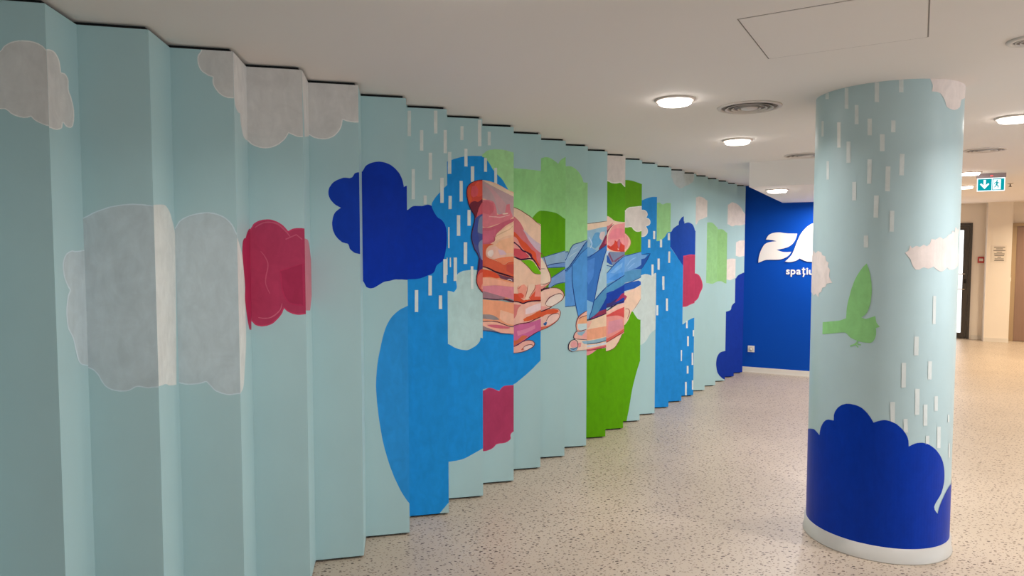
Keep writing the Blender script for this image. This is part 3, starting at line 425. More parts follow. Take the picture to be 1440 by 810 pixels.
  ('left_hand', (220, 214, 215), [197,1399,205,1402,212,1403,221,1399,228,1394,230,1396,223,1403,213,1408,203,1406,196,1402]),
  ('left_hand', (52, 21, 42), [0,1491,30,1489,39,1487,47,1484,56,1481,65,1477,74,1473,80,1470,88,1466,95,1461,104,1457,112,1453,122,1449,134,1445,145,1442,157,1439,167,1436,176,1433,185,1431,194,1428,203,1426,212,1423,221,1421,231,1418,240,1416,241,1415,241,1422,233,1425,223,1428,214,1431,205,1434,197,1437,188,1440,179,1443,170,1446,160,1449,148,1452,137,1455,126,1459,116,1462,108,1465,100,1469,92,1474,85,1478,78,1481,68,1485,59,1488,50,1490,41,1493,32,1495,0,1497]),
  ('left_hand', (205, 125, 138), [0,1362,37,1363,50,1364,64,1366,78,1366,92,1367,107,1366,124,1365,141,1364,158,1362,174,1360,190,1359,207,1357,224,1355,239,1353,241,1353,241,1262,234,1265,223,1270,212,1275,202,1279,191,1282,180,1284,169,1286,158,1288,147,1291,134,1294,121,1297,107,1301,93,1304,81,1308,69,1311,57,1315,46,1319,35,1322,0,1325]),
  ('left_hand', (225, 158, 134), [0,1421,42,1419,60,1417,80,1415,101,1412,119,1409,136,1405,154,1401,171,1396,187,1391,202,1387,212,1384,223,1382,234,1379,241,1378,241,1352,238,1353,222,1355,205,1357,189,1359,174,1360,163,1362,152,1363,141,1365,130,1366,119,1366,102,1366,83,1365,62,1364,43,1363,0,1362]),
  ('left_hand', (150, 112, 122), [0,1329,35,1326,46,1323,58,1320,69,1317,81,1313,94,1309,108,1305,122,1301,135,1297,147,1293,155,1291,163,1288,171,1285,179,1282,185,1279,179,1277,172,1274,163,1271,155,1269,147,1268,135,1268,122,1269,108,1271,94,1273,81,1275,69,1276,57,1278,46,1279,35,1281,0,1282]),
  ('left_hand', (224, 150, 116), [0,1274,37,1272,50,1270,65,1268,79,1266,92,1265,103,1264,114,1263,125,1263,136,1262,147,1261,158,1259,169,1257,180,1254,191,1251,202,1249,212,1248,223,1247,234,1247,241,1246,241,1087,236,1087,227,1086,218,1087,210,1089,201,1091,192,1095,183,1098,174,1102,165,1105,157,1109,148,1113,139,1116,130,1119,120,1121,111,1123,101,1124,91,1125,81,1125,70,1126,58,1126,46,1125,35,1125,0,1124]),
  ('left_hand', (228, 173, 147), [147,1199,241,1168,241,1093,229,1096,216,1098,203,1102,191,1107,179,1112,168,1119,158,1127,149,1134,141,1140]),
  ('left_hand', (140, 127, 128), [0,1170,36,1170,47,1170,59,1169,70,1169,81,1167,89,1165,97,1162,105,1159,112,1155,119,1151,127,1145,135,1138,141,1132,135,1132,127,1131,119,1131,111,1131,102,1131,89,1133,73,1135,56,1137,40,1140,0,1142]),
  ('left_hand', (226, 166, 146), [0,1119,35,1119,46,1120,58,1120,69,1120,81,1120,91,1119,101,1119,111,1117,120,1116,130,1113,139,1111,148,1107,157,1103,165,1100,174,1096,183,1093,192,1089,201,1086,210,1083,218,1081,227,1081,236,1081,241,1081,241,1028,236,1028,218,1030,198,1033,179,1036,163,1038,152,1040,140,1043,129,1045,118,1048,108,1050,99,1052,90,1054,81,1056,72,1057,64,1059,56,1060,48,1061,40,1061,32,1062,0,1062]),
  ('left_hand', (200, 97, 114), [53,1099,64,1099,77,1100,91,1100,105,1099,119,1099,131,1097,144,1095,157,1093,169,1090,180,1088,188,1086,196,1083,205,1081,212,1078,218,1076,211,1072,202,1069,193,1069,182,1069,170,1070,158,1070,146,1071,133,1073,119,1075,105,1078,91,1081,81,1083,73,1087,65,1091,59,1095]),
  ('left_hand', (141, 125, 128), [0,1095,32,1091,38,1088,46,1084,53,1080,60,1078,68,1075,76,1072,84,1069,91,1066,102,1062,114,1057,126,1052,137,1048,146,1044,137,1045,127,1046,115,1048,103,1049,91,1051,78,1053,64,1055,50,1057,37,1059,0,1061]),
  ('left_hand', (76, 35, 56), [0,1279,35,1277,45,1275,57,1273,69,1272,81,1270,92,1269,103,1268,115,1267,126,1266,136,1266,144,1267,152,1268,161,1269,168,1270,174,1271,174,1275,168,1274,160,1274,152,1273,143,1273,136,1272,126,1273,115,1273,104,1274,92,1275,81,1276,70,1277,58,1279,46,1280,35,1282,0,1283]),
  ('left_hand', (76, 35, 56), [166,1266,173,1265,181,1264,189,1262,198,1259,207,1255,217,1252,225,1251,233,1249,241,1248,241,1258,236,1260,228,1262,220,1264,211,1268,202,1271,192,1273,182,1274,173,1274,166,1274]),
  ('left_hand', (94, 42, 62), [0,1121,35,1121,46,1121,58,1121,70,1121,81,1121,90,1120,100,1119,110,1117,120,1116,129,1114,138,1111,147,1108,155,1104,164,1100,173,1096,182,1093,191,1089,201,1085,210,1082,218,1080,226,1079,235,1080,241,1081,241,1085,234,1084,226,1083,219,1084,211,1086,202,1089,193,1093,184,1097,175,1101,166,1105,158,1109,149,1112,140,1116,131,1119,121,1121,111,1122,101,1124,91,1124,81,1125,69,1125,58,1125,46,1125,35,1124,0,1124]),
  ('left_hand', (32, 58, 112), [0,1063,32,1062,39,1061,48,1060,56,1058,64,1057,72,1055,81,1054,90,1052,99,1050,107,1048,118,1046,128,1043,140,1040,151,1037,163,1035,179,1034,197,1032,216,1031,234,1030,241,1030,241,1033,234,1033,216,1035,197,1036,179,1038,163,1040,152,1042,141,1044,130,1047,119,1050,108,1053,99,1055,91,1057,82,1058,73,1060,64,1061,56,1062,48,1063,40,1064,32,1065,0,1065]),
 ],
 'F9': [
  ('light_green_tree', (150, 206, 138), [0,2186,48,2185,66,2184,88,2183,113,2181,136,2180,157,2178,174,2177,190,2176,207,2174,222,2173,237,2172,241,2172,241,1738,0,1846]),
  ('green_tree', (95, 159, 8), [179,1837,183,1843,189,1850,195,1857,200,1863,207,1869,214,1876,221,1881,232,1886,241,1888,241,1742,224,1760,211,1776,203,1788,196,1801,189,1815,184,1827]),
  ('blue_shape', (28, 136, 208), [0,1006,241,1037,241,802,240,801,228,790,215,777,201,764,188,751,175,739,161,727,147,715,134,704,120,693,106,682,92,671,77,660,63,649,49,640,0,632]),
  ('left_hand', (228, 189, 163), [0,1911,49,1907,59,1903,69,1899,79,1894,88,1889,98,1884,107,1878,116,1873,126,1867,135,1861,145,1855,155,1849,164,1843,173,1836,180,1831,187,1824,194,1818,201,1812,208,1806,218,1800,230,1794,241,1788,241,1446,235,1450,235,1430,226,1431,216,1433,205,1434,197,1436,187,1441,179,1448,174,1454,168,1461,162,1469,156,1476,150,1482,144,1488,138,1494,132,1499,126,1505,119,1511,112,1518,105,1524,98,1529,94,1534,94,1536,79,1096,0,1097]),
  ('left_hand', (228, 185, 159), [0,1530,0,1541,0,1553,43,1564,44,1573,84,1556,132,1534,179,1506,221,1472,241,1443,241,1092,237,1084,216,1056,189,1031,162,1009,138,991,120,979,98,968,76,960,56,953,0,948]),
  ('left_hand', (201, 109, 116), [0,1846,43,1843,52,1836,62,1827,71,1819,79,1810,86,1802,92,1793,98,1784,103,1774,108,1765,112,1757,116,1747,119,1738,122,1729,126,1720,131,1710,136,1700,142,1690,148,1679,155,1669,163,1659,173,1649,182,1639,192,1628,202,1619,214,1610,226,1602,239,1594,241,1592,241,1461,235,1465,230,1472,223,1481,216,1491,209,1501,203,1510,197,1519,191,1527,185,1535,179,1543,173,1550,167,1558,162,1565,156,1572,150,1579,144,1584,135,1589,126,1593,117,1597,108,1601,102,1607,96,1614,90,1621,84,1628,79,1635,70,1646,60,1659,50,1673,0,1687,0,1693]),
  ('left_hand', (195, 169, 181), [102,1754,109,1749,118,1744,126,1737,133,1731,141,1723,150,1714,158,1706,167,1698,175,1691,183,1684,191,1677,200,1671,208,1664,218,1658,229,1652,240,1645,241,1644,241,1583,236,1586,224,1595,213,1604,202,1613,192,1623,182,1635,173,1646,163,1658,155,1669,149,1680,142,1690,137,1701,131,1711,126,1720,121,1727,116,1735,111,1742,106,1749]),
  ('left_hand', (209, 80, 49), [0,1739,0,1738,47,1733,54,1727,61,1720,67,1714,73,1708,79,1701,85,1694,90,1687,97,1681,104,1674,112,1667,121,1661,130,1654,138,1647,145,1639,152,1631,160,1622,166,1614,173,1607,181,1602,189,1597,197,1591,203,1584,205,1576,207,1565,208,1554,209,1543,211,1533,215,1524,220,1515,226,1507,231,1499,235,1493,220,1488,215,1494,207,1502,200,1510,192,1519,185,1528,179,1536,173,1544,167,1552,162,1560,155,1567,149,1573,141,1579,134,1584,127,1590,120,1596,113,1605,105,1615,98,1626,91,1637,85,1647,80,1655,76,1663,71,1671,66,1679,62,1686,55,1693,47,1700,0,1707,0,1709]),
  ('left_hand', (220, 144, 136), [0,1706,0,1704,48,1699,55,1694,62,1687,67,1680,72,1672,77,1661,81,1650,86,1639,91,1630,97,1622,104,1615,112,1609,119,1602,126,1596,132,1589,139,1581,145,1574,151,1567,155,1562,151,1552,144,1545,136,1542,125,1540,114,1539,103,1538,94,1539,86,1543,80,1549,74,1556,67,1562,59,1566,51,1569,42,1571,0,1572]),
  ('left_hand', (197, 74, 85), [0,1616,43,1616,52,1616,61,1615,71,1614,79,1613,88,1610,98,1606,106,1601,114,1596,122,1589,131,1581,140,1572,149,1563,155,1556,146,1553,135,1549,124,1545,112,1542,103,1540,93,1541,85,1543,76,1547,67,1551,60,1554,53,1558,46,1562,0,1567,0,1568]),
  ('green_gap', (106, 172, 18), [94,1529,101,1530,109,1531,118,1532,126,1532,136,1533,146,1534,155,1533,163,1531,171,1528,178,1524,185,1519,190,1514,195,1508,199,1501,204,1494,209,1488,214,1481,219,1473,225,1465,230,1458,235,1452,241,1446,241,1429,235,1429,227,1430,216,1431,205,1433,197,1435,187,1440,179,1448,174,1454,168,1461,162,1469,156,1476,150,1482,144,1488,138,1494,132,1500,126,1505,120,1510,113,1516,106,1521,99,1525]),
  ('left_hand', (58, 16, 48), [0,1659,0,1658,50,1650,59,1642,68,1634,76,1627,82,1620,88,1612,95,1604,102,1597,110,1593,118,1590,127,1587,134,1584,140,1580,146,1575,152,1569,157,1562,163,1554,169,1547,175,1540,181,1533,187,1526,193,1518,199,1511,206,1501,213,1490,220,1478,227,1467,233,1457,238,1460,233,1470,227,1481,220,1493,213,1505,206,1516,201,1524,195,1531,189,1539,183,1546,177,1553,172,1561,166,1568,160,1575,154,1583,147,1589,139,1593,130,1597,122,1600,115,1602,108,1605,102,1611,96,1618,89,1626,82,1633,74,1640,64,1648,55,1655,45,1663,0,1667]),
  ('left_hand', (58, 16, 48), [0,1554,44,1551,52,1547,59,1543,67,1539,75,1535,84,1532,94,1530,105,1531,119,1533,133,1535,145,1538,155,1539,165,1538,175,1536,184,1533,186,1539,178,1543,167,1546,156,1548,144,1548,131,1546,117,1544,104,1543,94,1542,87,1543,80,1546,72,1549,64,1552,56,1556,48,1559,0,1562,0,1563]),
  ('left_hand', (90, 28, 58), [143,1582,150,1578,158,1574,163,1570,166,1565,169,1557,170,1550,176,1551,176,1558,175,1567,171,1576,163,1582,153,1585,144,1587]),
  ('left_hand', (124, 48, 48), [0,1908,49,1904,59,1900,69,1896,78,1892,87,1887,97,1881,106,1876,115,1870,124,1864,134,1858,144,1852,153,1846,163,1840,171,1834,178,1828,185,1822,192,1816,199,1809,207,1803,215,1797,224,1790,233,1783,241,1777,241,1780,235,1785,226,1792,217,1799,209,1806,202,1812,195,1819,188,1825,181,1831,174,1837,165,1843,156,1850,146,1856,136,1862,127,1868,118,1873,108,1879,99,1885,89,1890,80,1895,70,1899,60,1903,50,1907,0,1910,0,1911]),
  ('left_hand', (122, 80, 48), [93,1527,98,1523,104,1518,111,1512,118,1506,125,1501,131,1495,137,1489,143,1484,148,1478,154,1472,160,1465,166,1458,172,1451,178,1445,186,1438,196,1433,205,1431,216,1430,226,1429,235,1429,236,1432,227,1432,216,1433,206,1435,198,1436,189,1441,181,1448,175,1453,170,1460,164,1468,157,1475,152,1481,146,1487,140,1492,134,1498,127,1504,121,1509,114,1515,107,1520,100,1525,95,1529]),
  ('left_hand', (205, 76, 49), [0,1296,79,1290,82,1281,86,1270,91,1261,98,1253,106,1247,115,1243,122,1244,130,1247,138,1249,146,1248,155,1247,164,1246,174,1245,186,1246,201,1247,217,1249,232,1251,241,1252,241,1233,235,1233,223,1234,210,1235,197,1236,185,1236,176,1236,166,1236,156,1235,146,1234,138,1233,128,1229,119,1225,109,1223,100,1225,91,1228,82,1231,73,1234,64,1236,55,1237,46,1238,0,1239]),
  ('left_hand', (226, 147, 127), [65,1330,70,1335,77,1341,85,1346,92,1350,100,1353,108,1356,114,1358,121,1354,128,1347,135,1340,138,1331,138,1321,136,1308,133,1294,129,1282,126,1272,123,1263,119,1255,115,1249,107,1252,98,1255,91,1261,86,1268,81,1277,77,1286,73,1295,71,1304,68,1314,66,1322]),
  ('left_hand', (211, 82, 62), [68,1293,77,1294,87,1296,97,1295,104,1290,110,1284,115,1278,109,1261,97,1260,85,1264,80,1269,75,1277,71,1285]),
  ('left_hand', (234, 193, 170), [138,1329,141,1337,145,1345,150,1351,157,1356,165,1358,173,1360,183,1359,192,1356,200,1354,198,1346,195,1338,192,1328,189,1319,185,1311,181,1304,176,1297,171,1290,166,1283,162,1277,157,1269,152,1260,148,1252,144,1246,129,1246,129,1254,129,1263,129,1273,129,1283,130,1292,132,1302,134,1312,136,1321]),
  ('left_hand', (207, 81, 58), [202,1345,202,1338,201,1329,200,1319,197,1311,192,1303,186,1296,180,1289,174,1282,168,1274,162,1266,157,1258,153,1251,160,1249,168,1246,177,1244,185,1243,196,1244,209,1245,222,1246,234,1248,241,1249,241,1270,197,1268]),
  ('left_hand', (225, 138, 127), [203,1351,241,1358,241,1267,194,1269,195,1276,197,1284,198,1293,199,1302,200,1311,201,1319,202,1328,202,1336,203,1344]),
  ('left_hand', (171, 76, 67), [198,1354,197,1347,196,1339,194,1331,192,1323,188,1317,184,1311,179,1305,174,1298,170,1291,165,1283,160,1275,155,1267,151,1261,154,1259,159,1265,164,1273,169,1281,174,1288,179,1295,183,1301,188,1307,193,1314,197,1321,199,1329,200,1338,201,1346,202,1353]),
  ('left_hand', (171, 76, 67), [143,1351,142,1345,140,1337,139,1329,138,1320,136,1312,133,1303,130,1293,127,1283,125,1274,122,1266,125,1266,128,1273,131,1282,135,1292,138,1302,140,1311,142,1319,143,1328,144,1337,145,1345,145,1351]),
  ('left_hand', (171, 76, 67), [73,1352,66,1332,77,1325,92,1346,90,1347,75,1328,69,1332,74,1352]),
  ('left_hand', (227, 169, 153), [0,1230,46,1230,55,1229,64,1228,73,1227,82,1224,91,1221,100,1218,109,1216,119,1218,128,1222,138,1226,146,1227,156,1228,166,1229,176,1230,185,1231,197,1231,210,1232,223,1232,235,1232,241,1232,241,1119,237,1118,228,1115,218,1112,207,1108,198,1104,188,1100,179,1095,170,1090,160,1086,150,1082,139,1080,127,1079,115,1078,103,1077,91,1075,80,1073,68,1069,57,1066,47,1062,0,1060]),
  ('left_hand', (207, 117, 112), [0,1222,91,1210,90,1202,88,1194,85,1184,82,1175,79,1169,75,1162,71,1155,66,1148,62,1142,57,1135,52,1127,47,1120,42,1113,0,1109]),
  ('left_hand', (231, 174, 156), [68,1176,72,1184,78,1192,85,1199,91,1204,96,1195,102,1185,107,1174,112,1162,115,1152,116,1142,116,1133,114,1123,112,1114,109,1106,103,1099,96,1094,87,1089,79,1084,72,1080,64,1075,56,1071,50,1068,53,1088,56,1112,60,1136,64,1159]),
  ('left_hand', (225, 197, 199), [126,1180,134,1184,143,1189,153,1194,163,1198,174,1202,187,1207,202,1212,218,1216,232,1220,241,1223,241,1176,233,1173,218,1167,202,1161,187,1155,174,1151,164,1148,154,1145,143,1143,134,1142,126,1140]),
  ('left_hand', (208, 92, 53), [109,1106,115,1110,122,1114,130,1119,138,1123,147,1126,156,1129,165,1133,174,1136,181,1140,188,1144,195,1148,202,1152,209,1156,219,1160,228,1165,237,1169,241,1170,241,1117,237,1116,228,1114,218,1112,207,1109,198,1107,188,1104,179,1102,169,1099,160,1096,150,1094,140,1092,130,1092,120,1091,111,1091,103,1090,115,1095]),
  ('left_hand', (56, 17, 44), [0,1234,46,1233,54,1232,64,1231,73,1229,81,1226,90,1222,99,1218,109,1216,120,1218,130,1223,140,1226,147,1228,157,1229,166,1231,176,1233,186,1234,198,1234,211,1235,225,1235,237,1236,241,1236,241,1241,237,1241,224,1242,211,1242,197,1242,185,1241,175,1241,165,1240,155,1238,145,1237,137,1235,126,1231,117,1227,109,1225,102,1226,93,1230,84,1233,74,1236,65,1238,55,1239,46,1239,0,1239]),
  ('left_hand', (106, 36, 52), [0,1061,48,1063,58,1065,69,1068,81,1071,92,1073,103,1074,115,1075,127,1076,140,1077,151,1079,161,1083,171,1087,180,1092,190,1097,199,1101,209,1106,220,1110,231,1114,241,1118,241,1123,239,1122,229,1119,218,1115,207,1111,196,1107,186,1103,177,1098,168,1093,159,1089,149,1086,138,1084,127,1082,115,1082,102,1080,91,1079,79,1076,68,1073,56,1070,46,1067,0,1065]),
  ('left_hand', (195, 98, 143), [0,1061,49,1063,62,1066,76,1068,90,1071,103,1073,115,1075,127,1076,139,1078,150,1080,162,1082,178,1086,196,1092,214,1098,231,1104,241,1107,241,1017,237,1016,228,1014,218,1011,207,1007,198,1004,187,998,177,992,166,985,155,978,144,971,134,964,123,956,113,949,102,942,91,936,80,930,69,925,58,919,47,915,0,911]),
  ('left_hand', (207, 125, 156), [62,1022,73,1024,87,1026,103,1029,118,1033,132,1037,146,1042,161,1047,175,1053,187,1059,198,1064,198,1035,187,1031,174,1025,160,1019,146,1013,133,1008,119,1003,105,999,91,994,78,990,68,987]),
  ('left_hand', (199, 100, 69), [0,954,47,954,58,955,68,959,74,964,81,971,88,978,96,985,103,989,111,990,120,989,129,987,137,985,144,982,136,976,127,968,121,964,114,959,106,954,99,948,91,943,81,938,70,931,58,925,48,919,0,914]),
  ('left_hand', (74, 32, 56), [0,908,48,912,58,917,70,923,82,929,93,934,103,941,114,947,125,954,135,960,146,967,157,974,167,981,178,988,189,994,199,1000,209,1006,220,1011,231,1016,241,1021,241,1025,239,1024,229,1020,218,1015,207,1010,196,1005,186,999,175,992,164,985,153,979,143,972,132,965,122,958,111,952,100,945,90,939,79,933,68,927,56,921,46,915,0,912,0,909]),
  ('left_hand', (227, 166, 153), [0,907,44,910,51,913,59,917,67,921,74,925,81,930,88,935,95,939,103,943,111,946,119,949,128,951,136,952,144,953,154,953,164,952,173,949,180,946,189,938,195,929,192,918,186,908,181,904,174,899,166,895,158,892,150,888,142,884,133,881,123,877,113,874,103,871,91,869,77,866,63,864,49,862,0,861]),
  ('left_hand', (236, 193, 185), [103,891,107,898,112,904,118,910,125,913,133,916,142,917,150,919,160,919,169,917,177,916,175,907,169,899,164,895,156,891,148,888,140,885,133,883,122,884,112,888]),
  ('left_hand', (204, 109, 91), [91,883,103,900,115,891,109,883,100,882]),
  ('left_hand', (92, 36, 56), [0,907,47,910,56,914,66,918,75,922,82,927,89,932,97,937,104,941,112,944,120,946,128,949,137,950,145,951,154,951,163,949,172,947,179,944,185,939,190,932,193,927,190,918,185,909,180,905,173,901,165,897,157,893,149,889,141,885,132,881,122,878,112,875,103,872,90,870,77,868,62,866,49,865,0,864,0,861,50,862,63,863,77,864,91,866,104,868,114,871,124,874,133,877,143,881,151,885,159,888,168,892,176,897,183,901,189,905,195,916,199,927,194,935,189,943,181,949,173,952,164,954,154,956,144,956,136,955,127,953,118,951,110,948,102,945,94,941,87,936,80,930,73,926,64,921,54,917,45,913,0,910]),
  ('left_hand', (92, 36, 56), [104,887,108,893,113,901,119,907,126,910,134,913,143,916,151,918,159,919,168,919,174,918,185,909,187,911,176,921,168,923,159,923,150,922,142,921,133,918,124,914,117,910,110,903,105,895,102,888]),
 ],
 'F10': [
  ('light_green_tree', (148, 204, 134), [0,2291,57,2295,66,2299,76,2302,85,2303,95,2302,105,2301,115,2298,123,2295,132,2290,141,2285,149,2280,157,2275,166,2269,175,2262,182,2256,186,2263,191,2271,197,2279,204,2287,211,2292,219,2297,227,2302,235,2307,241,2309,241,1819,0,1817]),
  ('green_tree', (88, 154, 5), [0,1901,59,1901,70,1901,81,1900,92,1899,102,1898,115,1896,130,1894,144,1891,158,1888,172,1883,186,1876,200,1867,214,1857,227,1848,240,1841,241,1840,241,1254,234,1250,228,1244,222,1238,214,1233,201,1228,185,1222,167,1215,148,1210,129,1207,104,1206,74,1206,0,1207]),
  ('paper_shape', (138, 168, 196), [0,1543,60,1548,150,1574,241,1599,241,1511,138,1500,91,1483,0,1471]),
  ('paper_shape', (108, 144, 200), [88,1481,138,1498,241,1511,241,1476,176,1474,100,1470]),
  ('paper_shape', (35, 64, 124), [57,1545,72,1549,90,1554,111,1560,131,1566,151,1571,171,1577,192,1583,213,1590,232,1595,241,1598,241,1601,231,1599,212,1594,191,1588,169,1582,149,1577,130,1571,109,1565,89,1558,71,1553,56,1548]),
  ('paper_shape', (35, 64, 124), [88,1480,97,1483,106,1486,117,1490,128,1493,138,1495,157,1498,180,1501,205,1504,228,1507,241,1509,241,1512,228,1511,204,1509,179,1507,156,1504,137,1501,126,1499,115,1495,104,1491,95,1486,87,1483]),
  ('paper_shape', (35, 64, 124), [94,1468,108,1468,124,1469,141,1469,159,1470,176,1470,191,1471,207,1472,222,1473,237,1474,241,1475,241,1478,236,1478,222,1477,207,1477,191,1476,175,1476,159,1475,141,1474,124,1473,107,1472,94,1471]),
  ('paper_shape', (120, 152, 200), [107,1325,129,1391,176,1421,241,1462,241,1358,189,1350,138,1328,101,1307]),
  ('paper_shape', (35, 64, 124), [130,1390,138,1394,147,1400,157,1406,168,1412,178,1419,191,1427,206,1437,222,1447,237,1457,241,1460,241,1465,234,1461,219,1452,203,1442,188,1432,174,1424,164,1417,154,1411,144,1404,135,1398,128,1393]),
  ('paper_shape', (35, 64, 124), [127,1321,135,1325,144,1330,155,1336,166,1341,177,1345,190,1348,206,1351,222,1353,236,1356,241,1356,241,1360,236,1359,221,1358,205,1356,189,1353,175,1350,164,1346,153,1340,142,1334,133,1328,125,1323]),
  ('left_hand', (232, 200, 179), [0,1542,56,1542,61,1535,66,1526,72,1517,77,1508,81,1500,86,1491,89,1482,93,1473,97,1464,102,1455,107,1446,112,1437,116,1428,120,1418,123,1409,125,1400,127,1391,127,1379,124,1367,120,1359,114,1351,107,1343,101,1337,95,1331,89,1325,82,1320,75,1315,67,1309,59,1304,51,1299,0,1297]),
  ('left_hand', (225, 148, 134), [0,1332,0,1333,59,1334,69,1337,79,1339,88,1342,98,1347,107,1352,116,1358,123,1363,119,1356,113,1348,107,1340,101,1336,93,1330,85,1325,77,1321,69,1317,60,1312,50,1308,0,1307]),
  ('left_hand', (122, 54, 54), [0,1583,53,1577,58,1569,63,1561,67,1553,71,1543,74,1532,78,1520,82,1509,85,1499,88,1490,91,1481,94,1472,98,1463,102,1453,106,1444,111,1435,114,1427,117,1418,120,1408,122,1399,124,1391,124,1383,124,1375,122,1367,118,1360,112,1352,105,1345,98,1339,91,1333,82,1327,74,1322,67,1316,60,1311,53,1306,0,1302,0,1298,55,1303,63,1308,70,1313,77,1318,85,1324,94,1330,102,1336,109,1342,116,1349,122,1357,127,1365,130,1374,130,1383,130,1392,129,1400,126,1410,123,1419,120,1429,116,1438,112,1447,107,1456,103,1465,100,1474,97,1482,93,1492,90,1501,87,1511,83,1522,79,1534,75,1545,71,1555,66,1563,61,1571,56,1579,52,1585]),
  ('left_hand', (138, 74, 74), [0,1459,57,1461,69,1461,82,1461,82,1464,69,1465,56,1465,0,1462]),
  ('left_hand', (122, 54, 54), [0,1356,57,1344,67,1342,78,1343,89,1346,98,1349,107,1354,116,1359,123,1363,122,1366,114,1362,105,1358,96,1354,87,1351,77,1349,67,1347,59,1347,0,1358,0,1357]),
  ('left_hand', (227, 183, 165), [0,1286,53,1290,61,1296,70,1301,77,1303,85,1306,95,1309,104,1311,113,1313,123,1315,134,1316,144,1316,154,1316,164,1316,174,1314,184,1311,193,1307,202,1303,209,1298,216,1291,221,1285,226,1278,230,1268,230,1257,228,1248,225,1238,221,1230,212,1222,202,1215,196,1211,188,1206,180,1201,172,1196,164,1192,156,1187,147,1182,138,1177,129,1172,120,1168,106,1163,90,1157,73,1151,58,1146,0,1142]),
  ('left_hand', (236, 206, 194), [82,1193,85,1200,89,1209,95,1217,101,1224,109,1231,118,1238,126,1244,134,1249,142,1253,150,1258,157,1261,168,1266,179,1269,189,1271,202,1271,213,1268,222,1256,219,1248,216,1239,211,1230,205,1221,198,1215,190,1208,181,1202,172,1196,164,1192,157,1187,149,1183,141,1179,133,1177,124,1177,114,1177,105,1179,98,1181,89,1186]),
  ('left_hand', (220, 148, 143), [0,1179,52,1179,62,1179,70,1178,81,1176,92,1172,101,1169,95,1165,87,1160,79,1155,70,1151,62,1148,52,1146,0,1145]),
  ('left_hand', (74, 32, 48), [0,1289,56,1294,64,1298,72,1301,80,1304,90,1306,100,1309,109,1311,117,1313,116,1321,107,1321,97,1321,87,1319,76,1317,67,1314,57,1310,0,1304,0,1302]),
  ('left_hand', (124, 60, 52), [113,1314,122,1315,132,1315,143,1315,154,1315,163,1314,173,1313,183,1310,192,1306,200,1302,207,1297,214,1290,220,1283,224,1277,228,1267,228,1256,226,1248,223,1239,218,1232,210,1223,200,1216,194,1212,187,1207,179,1202,171,1197,163,1192,154,1188,145,1183,135,1178,126,1173,119,1170,121,1167,128,1170,137,1174,147,1179,156,1184,165,1188,173,1193,182,1198,190,1203,197,1207,204,1212,214,1219,223,1228,228,1237,232,1246,235,1256,234,1268,230,1280,225,1287,218,1294,211,1301,203,1307,194,1311,184,1315,174,1317,164,1319,154,1320,143,1320,132,1319,122,1318,113,1317]),
  ('left_hand', (106, 44, 60), [84,1192,88,1200,92,1208,98,1217,103,1224,109,1232,116,1238,123,1244,132,1248,140,1253,149,1257,157,1261,165,1264,163,1267,155,1265,146,1262,137,1258,128,1254,119,1250,111,1244,104,1236,97,1228,92,1220,87,1211,83,1202,80,1194]),
  ('left_hand', (106, 60, 52), [164,1264,174,1267,186,1270,195,1272,206,1269,214,1265,222,1254,224,1255,217,1268,207,1274,195,1276,184,1275,173,1271,163,1267]),
  ('left_hand', (138, 74, 58), [82,1193,88,1185,97,1178,105,1176,114,1174,124,1173,133,1174,142,1177,151,1181,158,1186,165,1191,163,1192,157,1189,149,1184,140,1180,132,1178,124,1177,115,1178,106,1179,99,1181,90,1187,83,1194]),
  ('left_hand', (226, 176, 161), [0,1138,53,1140,65,1143,77,1147,89,1150,99,1152,109,1154,119,1156,129,1158,139,1159,148,1159,158,1159,167,1158,176,1156,183,1154,191,1149,197,1142,201,1133,202,1126,201,1117,199,1108,196,1100,193,1092,190,1084,185,1077,180,1070,174,1064,166,1057,157,1050,148,1044,139,1038,130,1032,120,1026,110,1021,99,1016,89,1012,78,1007,65,1002,53,998,0,995]),
  ('left_hand', (211, 86, 53), [0,1135,53,1137,65,1141,77,1145,89,1148,99,1150,109,1153,119,1155,129,1156,139,1157,150,1156,161,1154,172,1151,180,1149,191,1141,187,1134,180,1128,172,1125,161,1123,149,1120,137,1118,126,1117,117,1116,107,1116,98,1115,89,1113,80,1110,72,1106,65,1101,58,1097,0,1094,0,1093]),
  ('left_hand', (228, 189, 179), [89,1066,91,1074,96,1082,101,1089,108,1096,115,1102,122,1108,131,1113,139,1116,148,1119,157,1121,166,1122,174,1122,188,1115,190,1105,190,1094,187,1087,182,1080,177,1073,171,1067,163,1062,154,1057,145,1052,135,1048,127,1044,116,1040,105,1038,97,1036,93,1045,89,1055]),
  ('left_hand', (207, 100, 80), [0,1021,51,1021,62,1022,73,1024,83,1025,92,1027,101,1028,110,1030,118,1033,127,1036,137,1042,148,1049,159,1056,169,1064,177,1070,172,1064,167,1057,160,1050,153,1043,146,1037,136,1032,125,1026,113,1021,101,1016,89,1012,77,1007,65,1002,53,998,0,995]),
  ('left_hand', (47, 92, 152), [65,1044,89,1060,97,1051,89,1031,76,1031]),
  ('left_hand', (92, 32, 48), [0,1134,56,1136,65,1139,74,1142,84,1145,94,1149,103,1153,111,1157,120,1161,127,1166,134,1169,132,1173,125,1170,117,1167,108,1163,100,1160,90,1156,80,1153,71,1149,62,1146,54,1142,0,1140]),
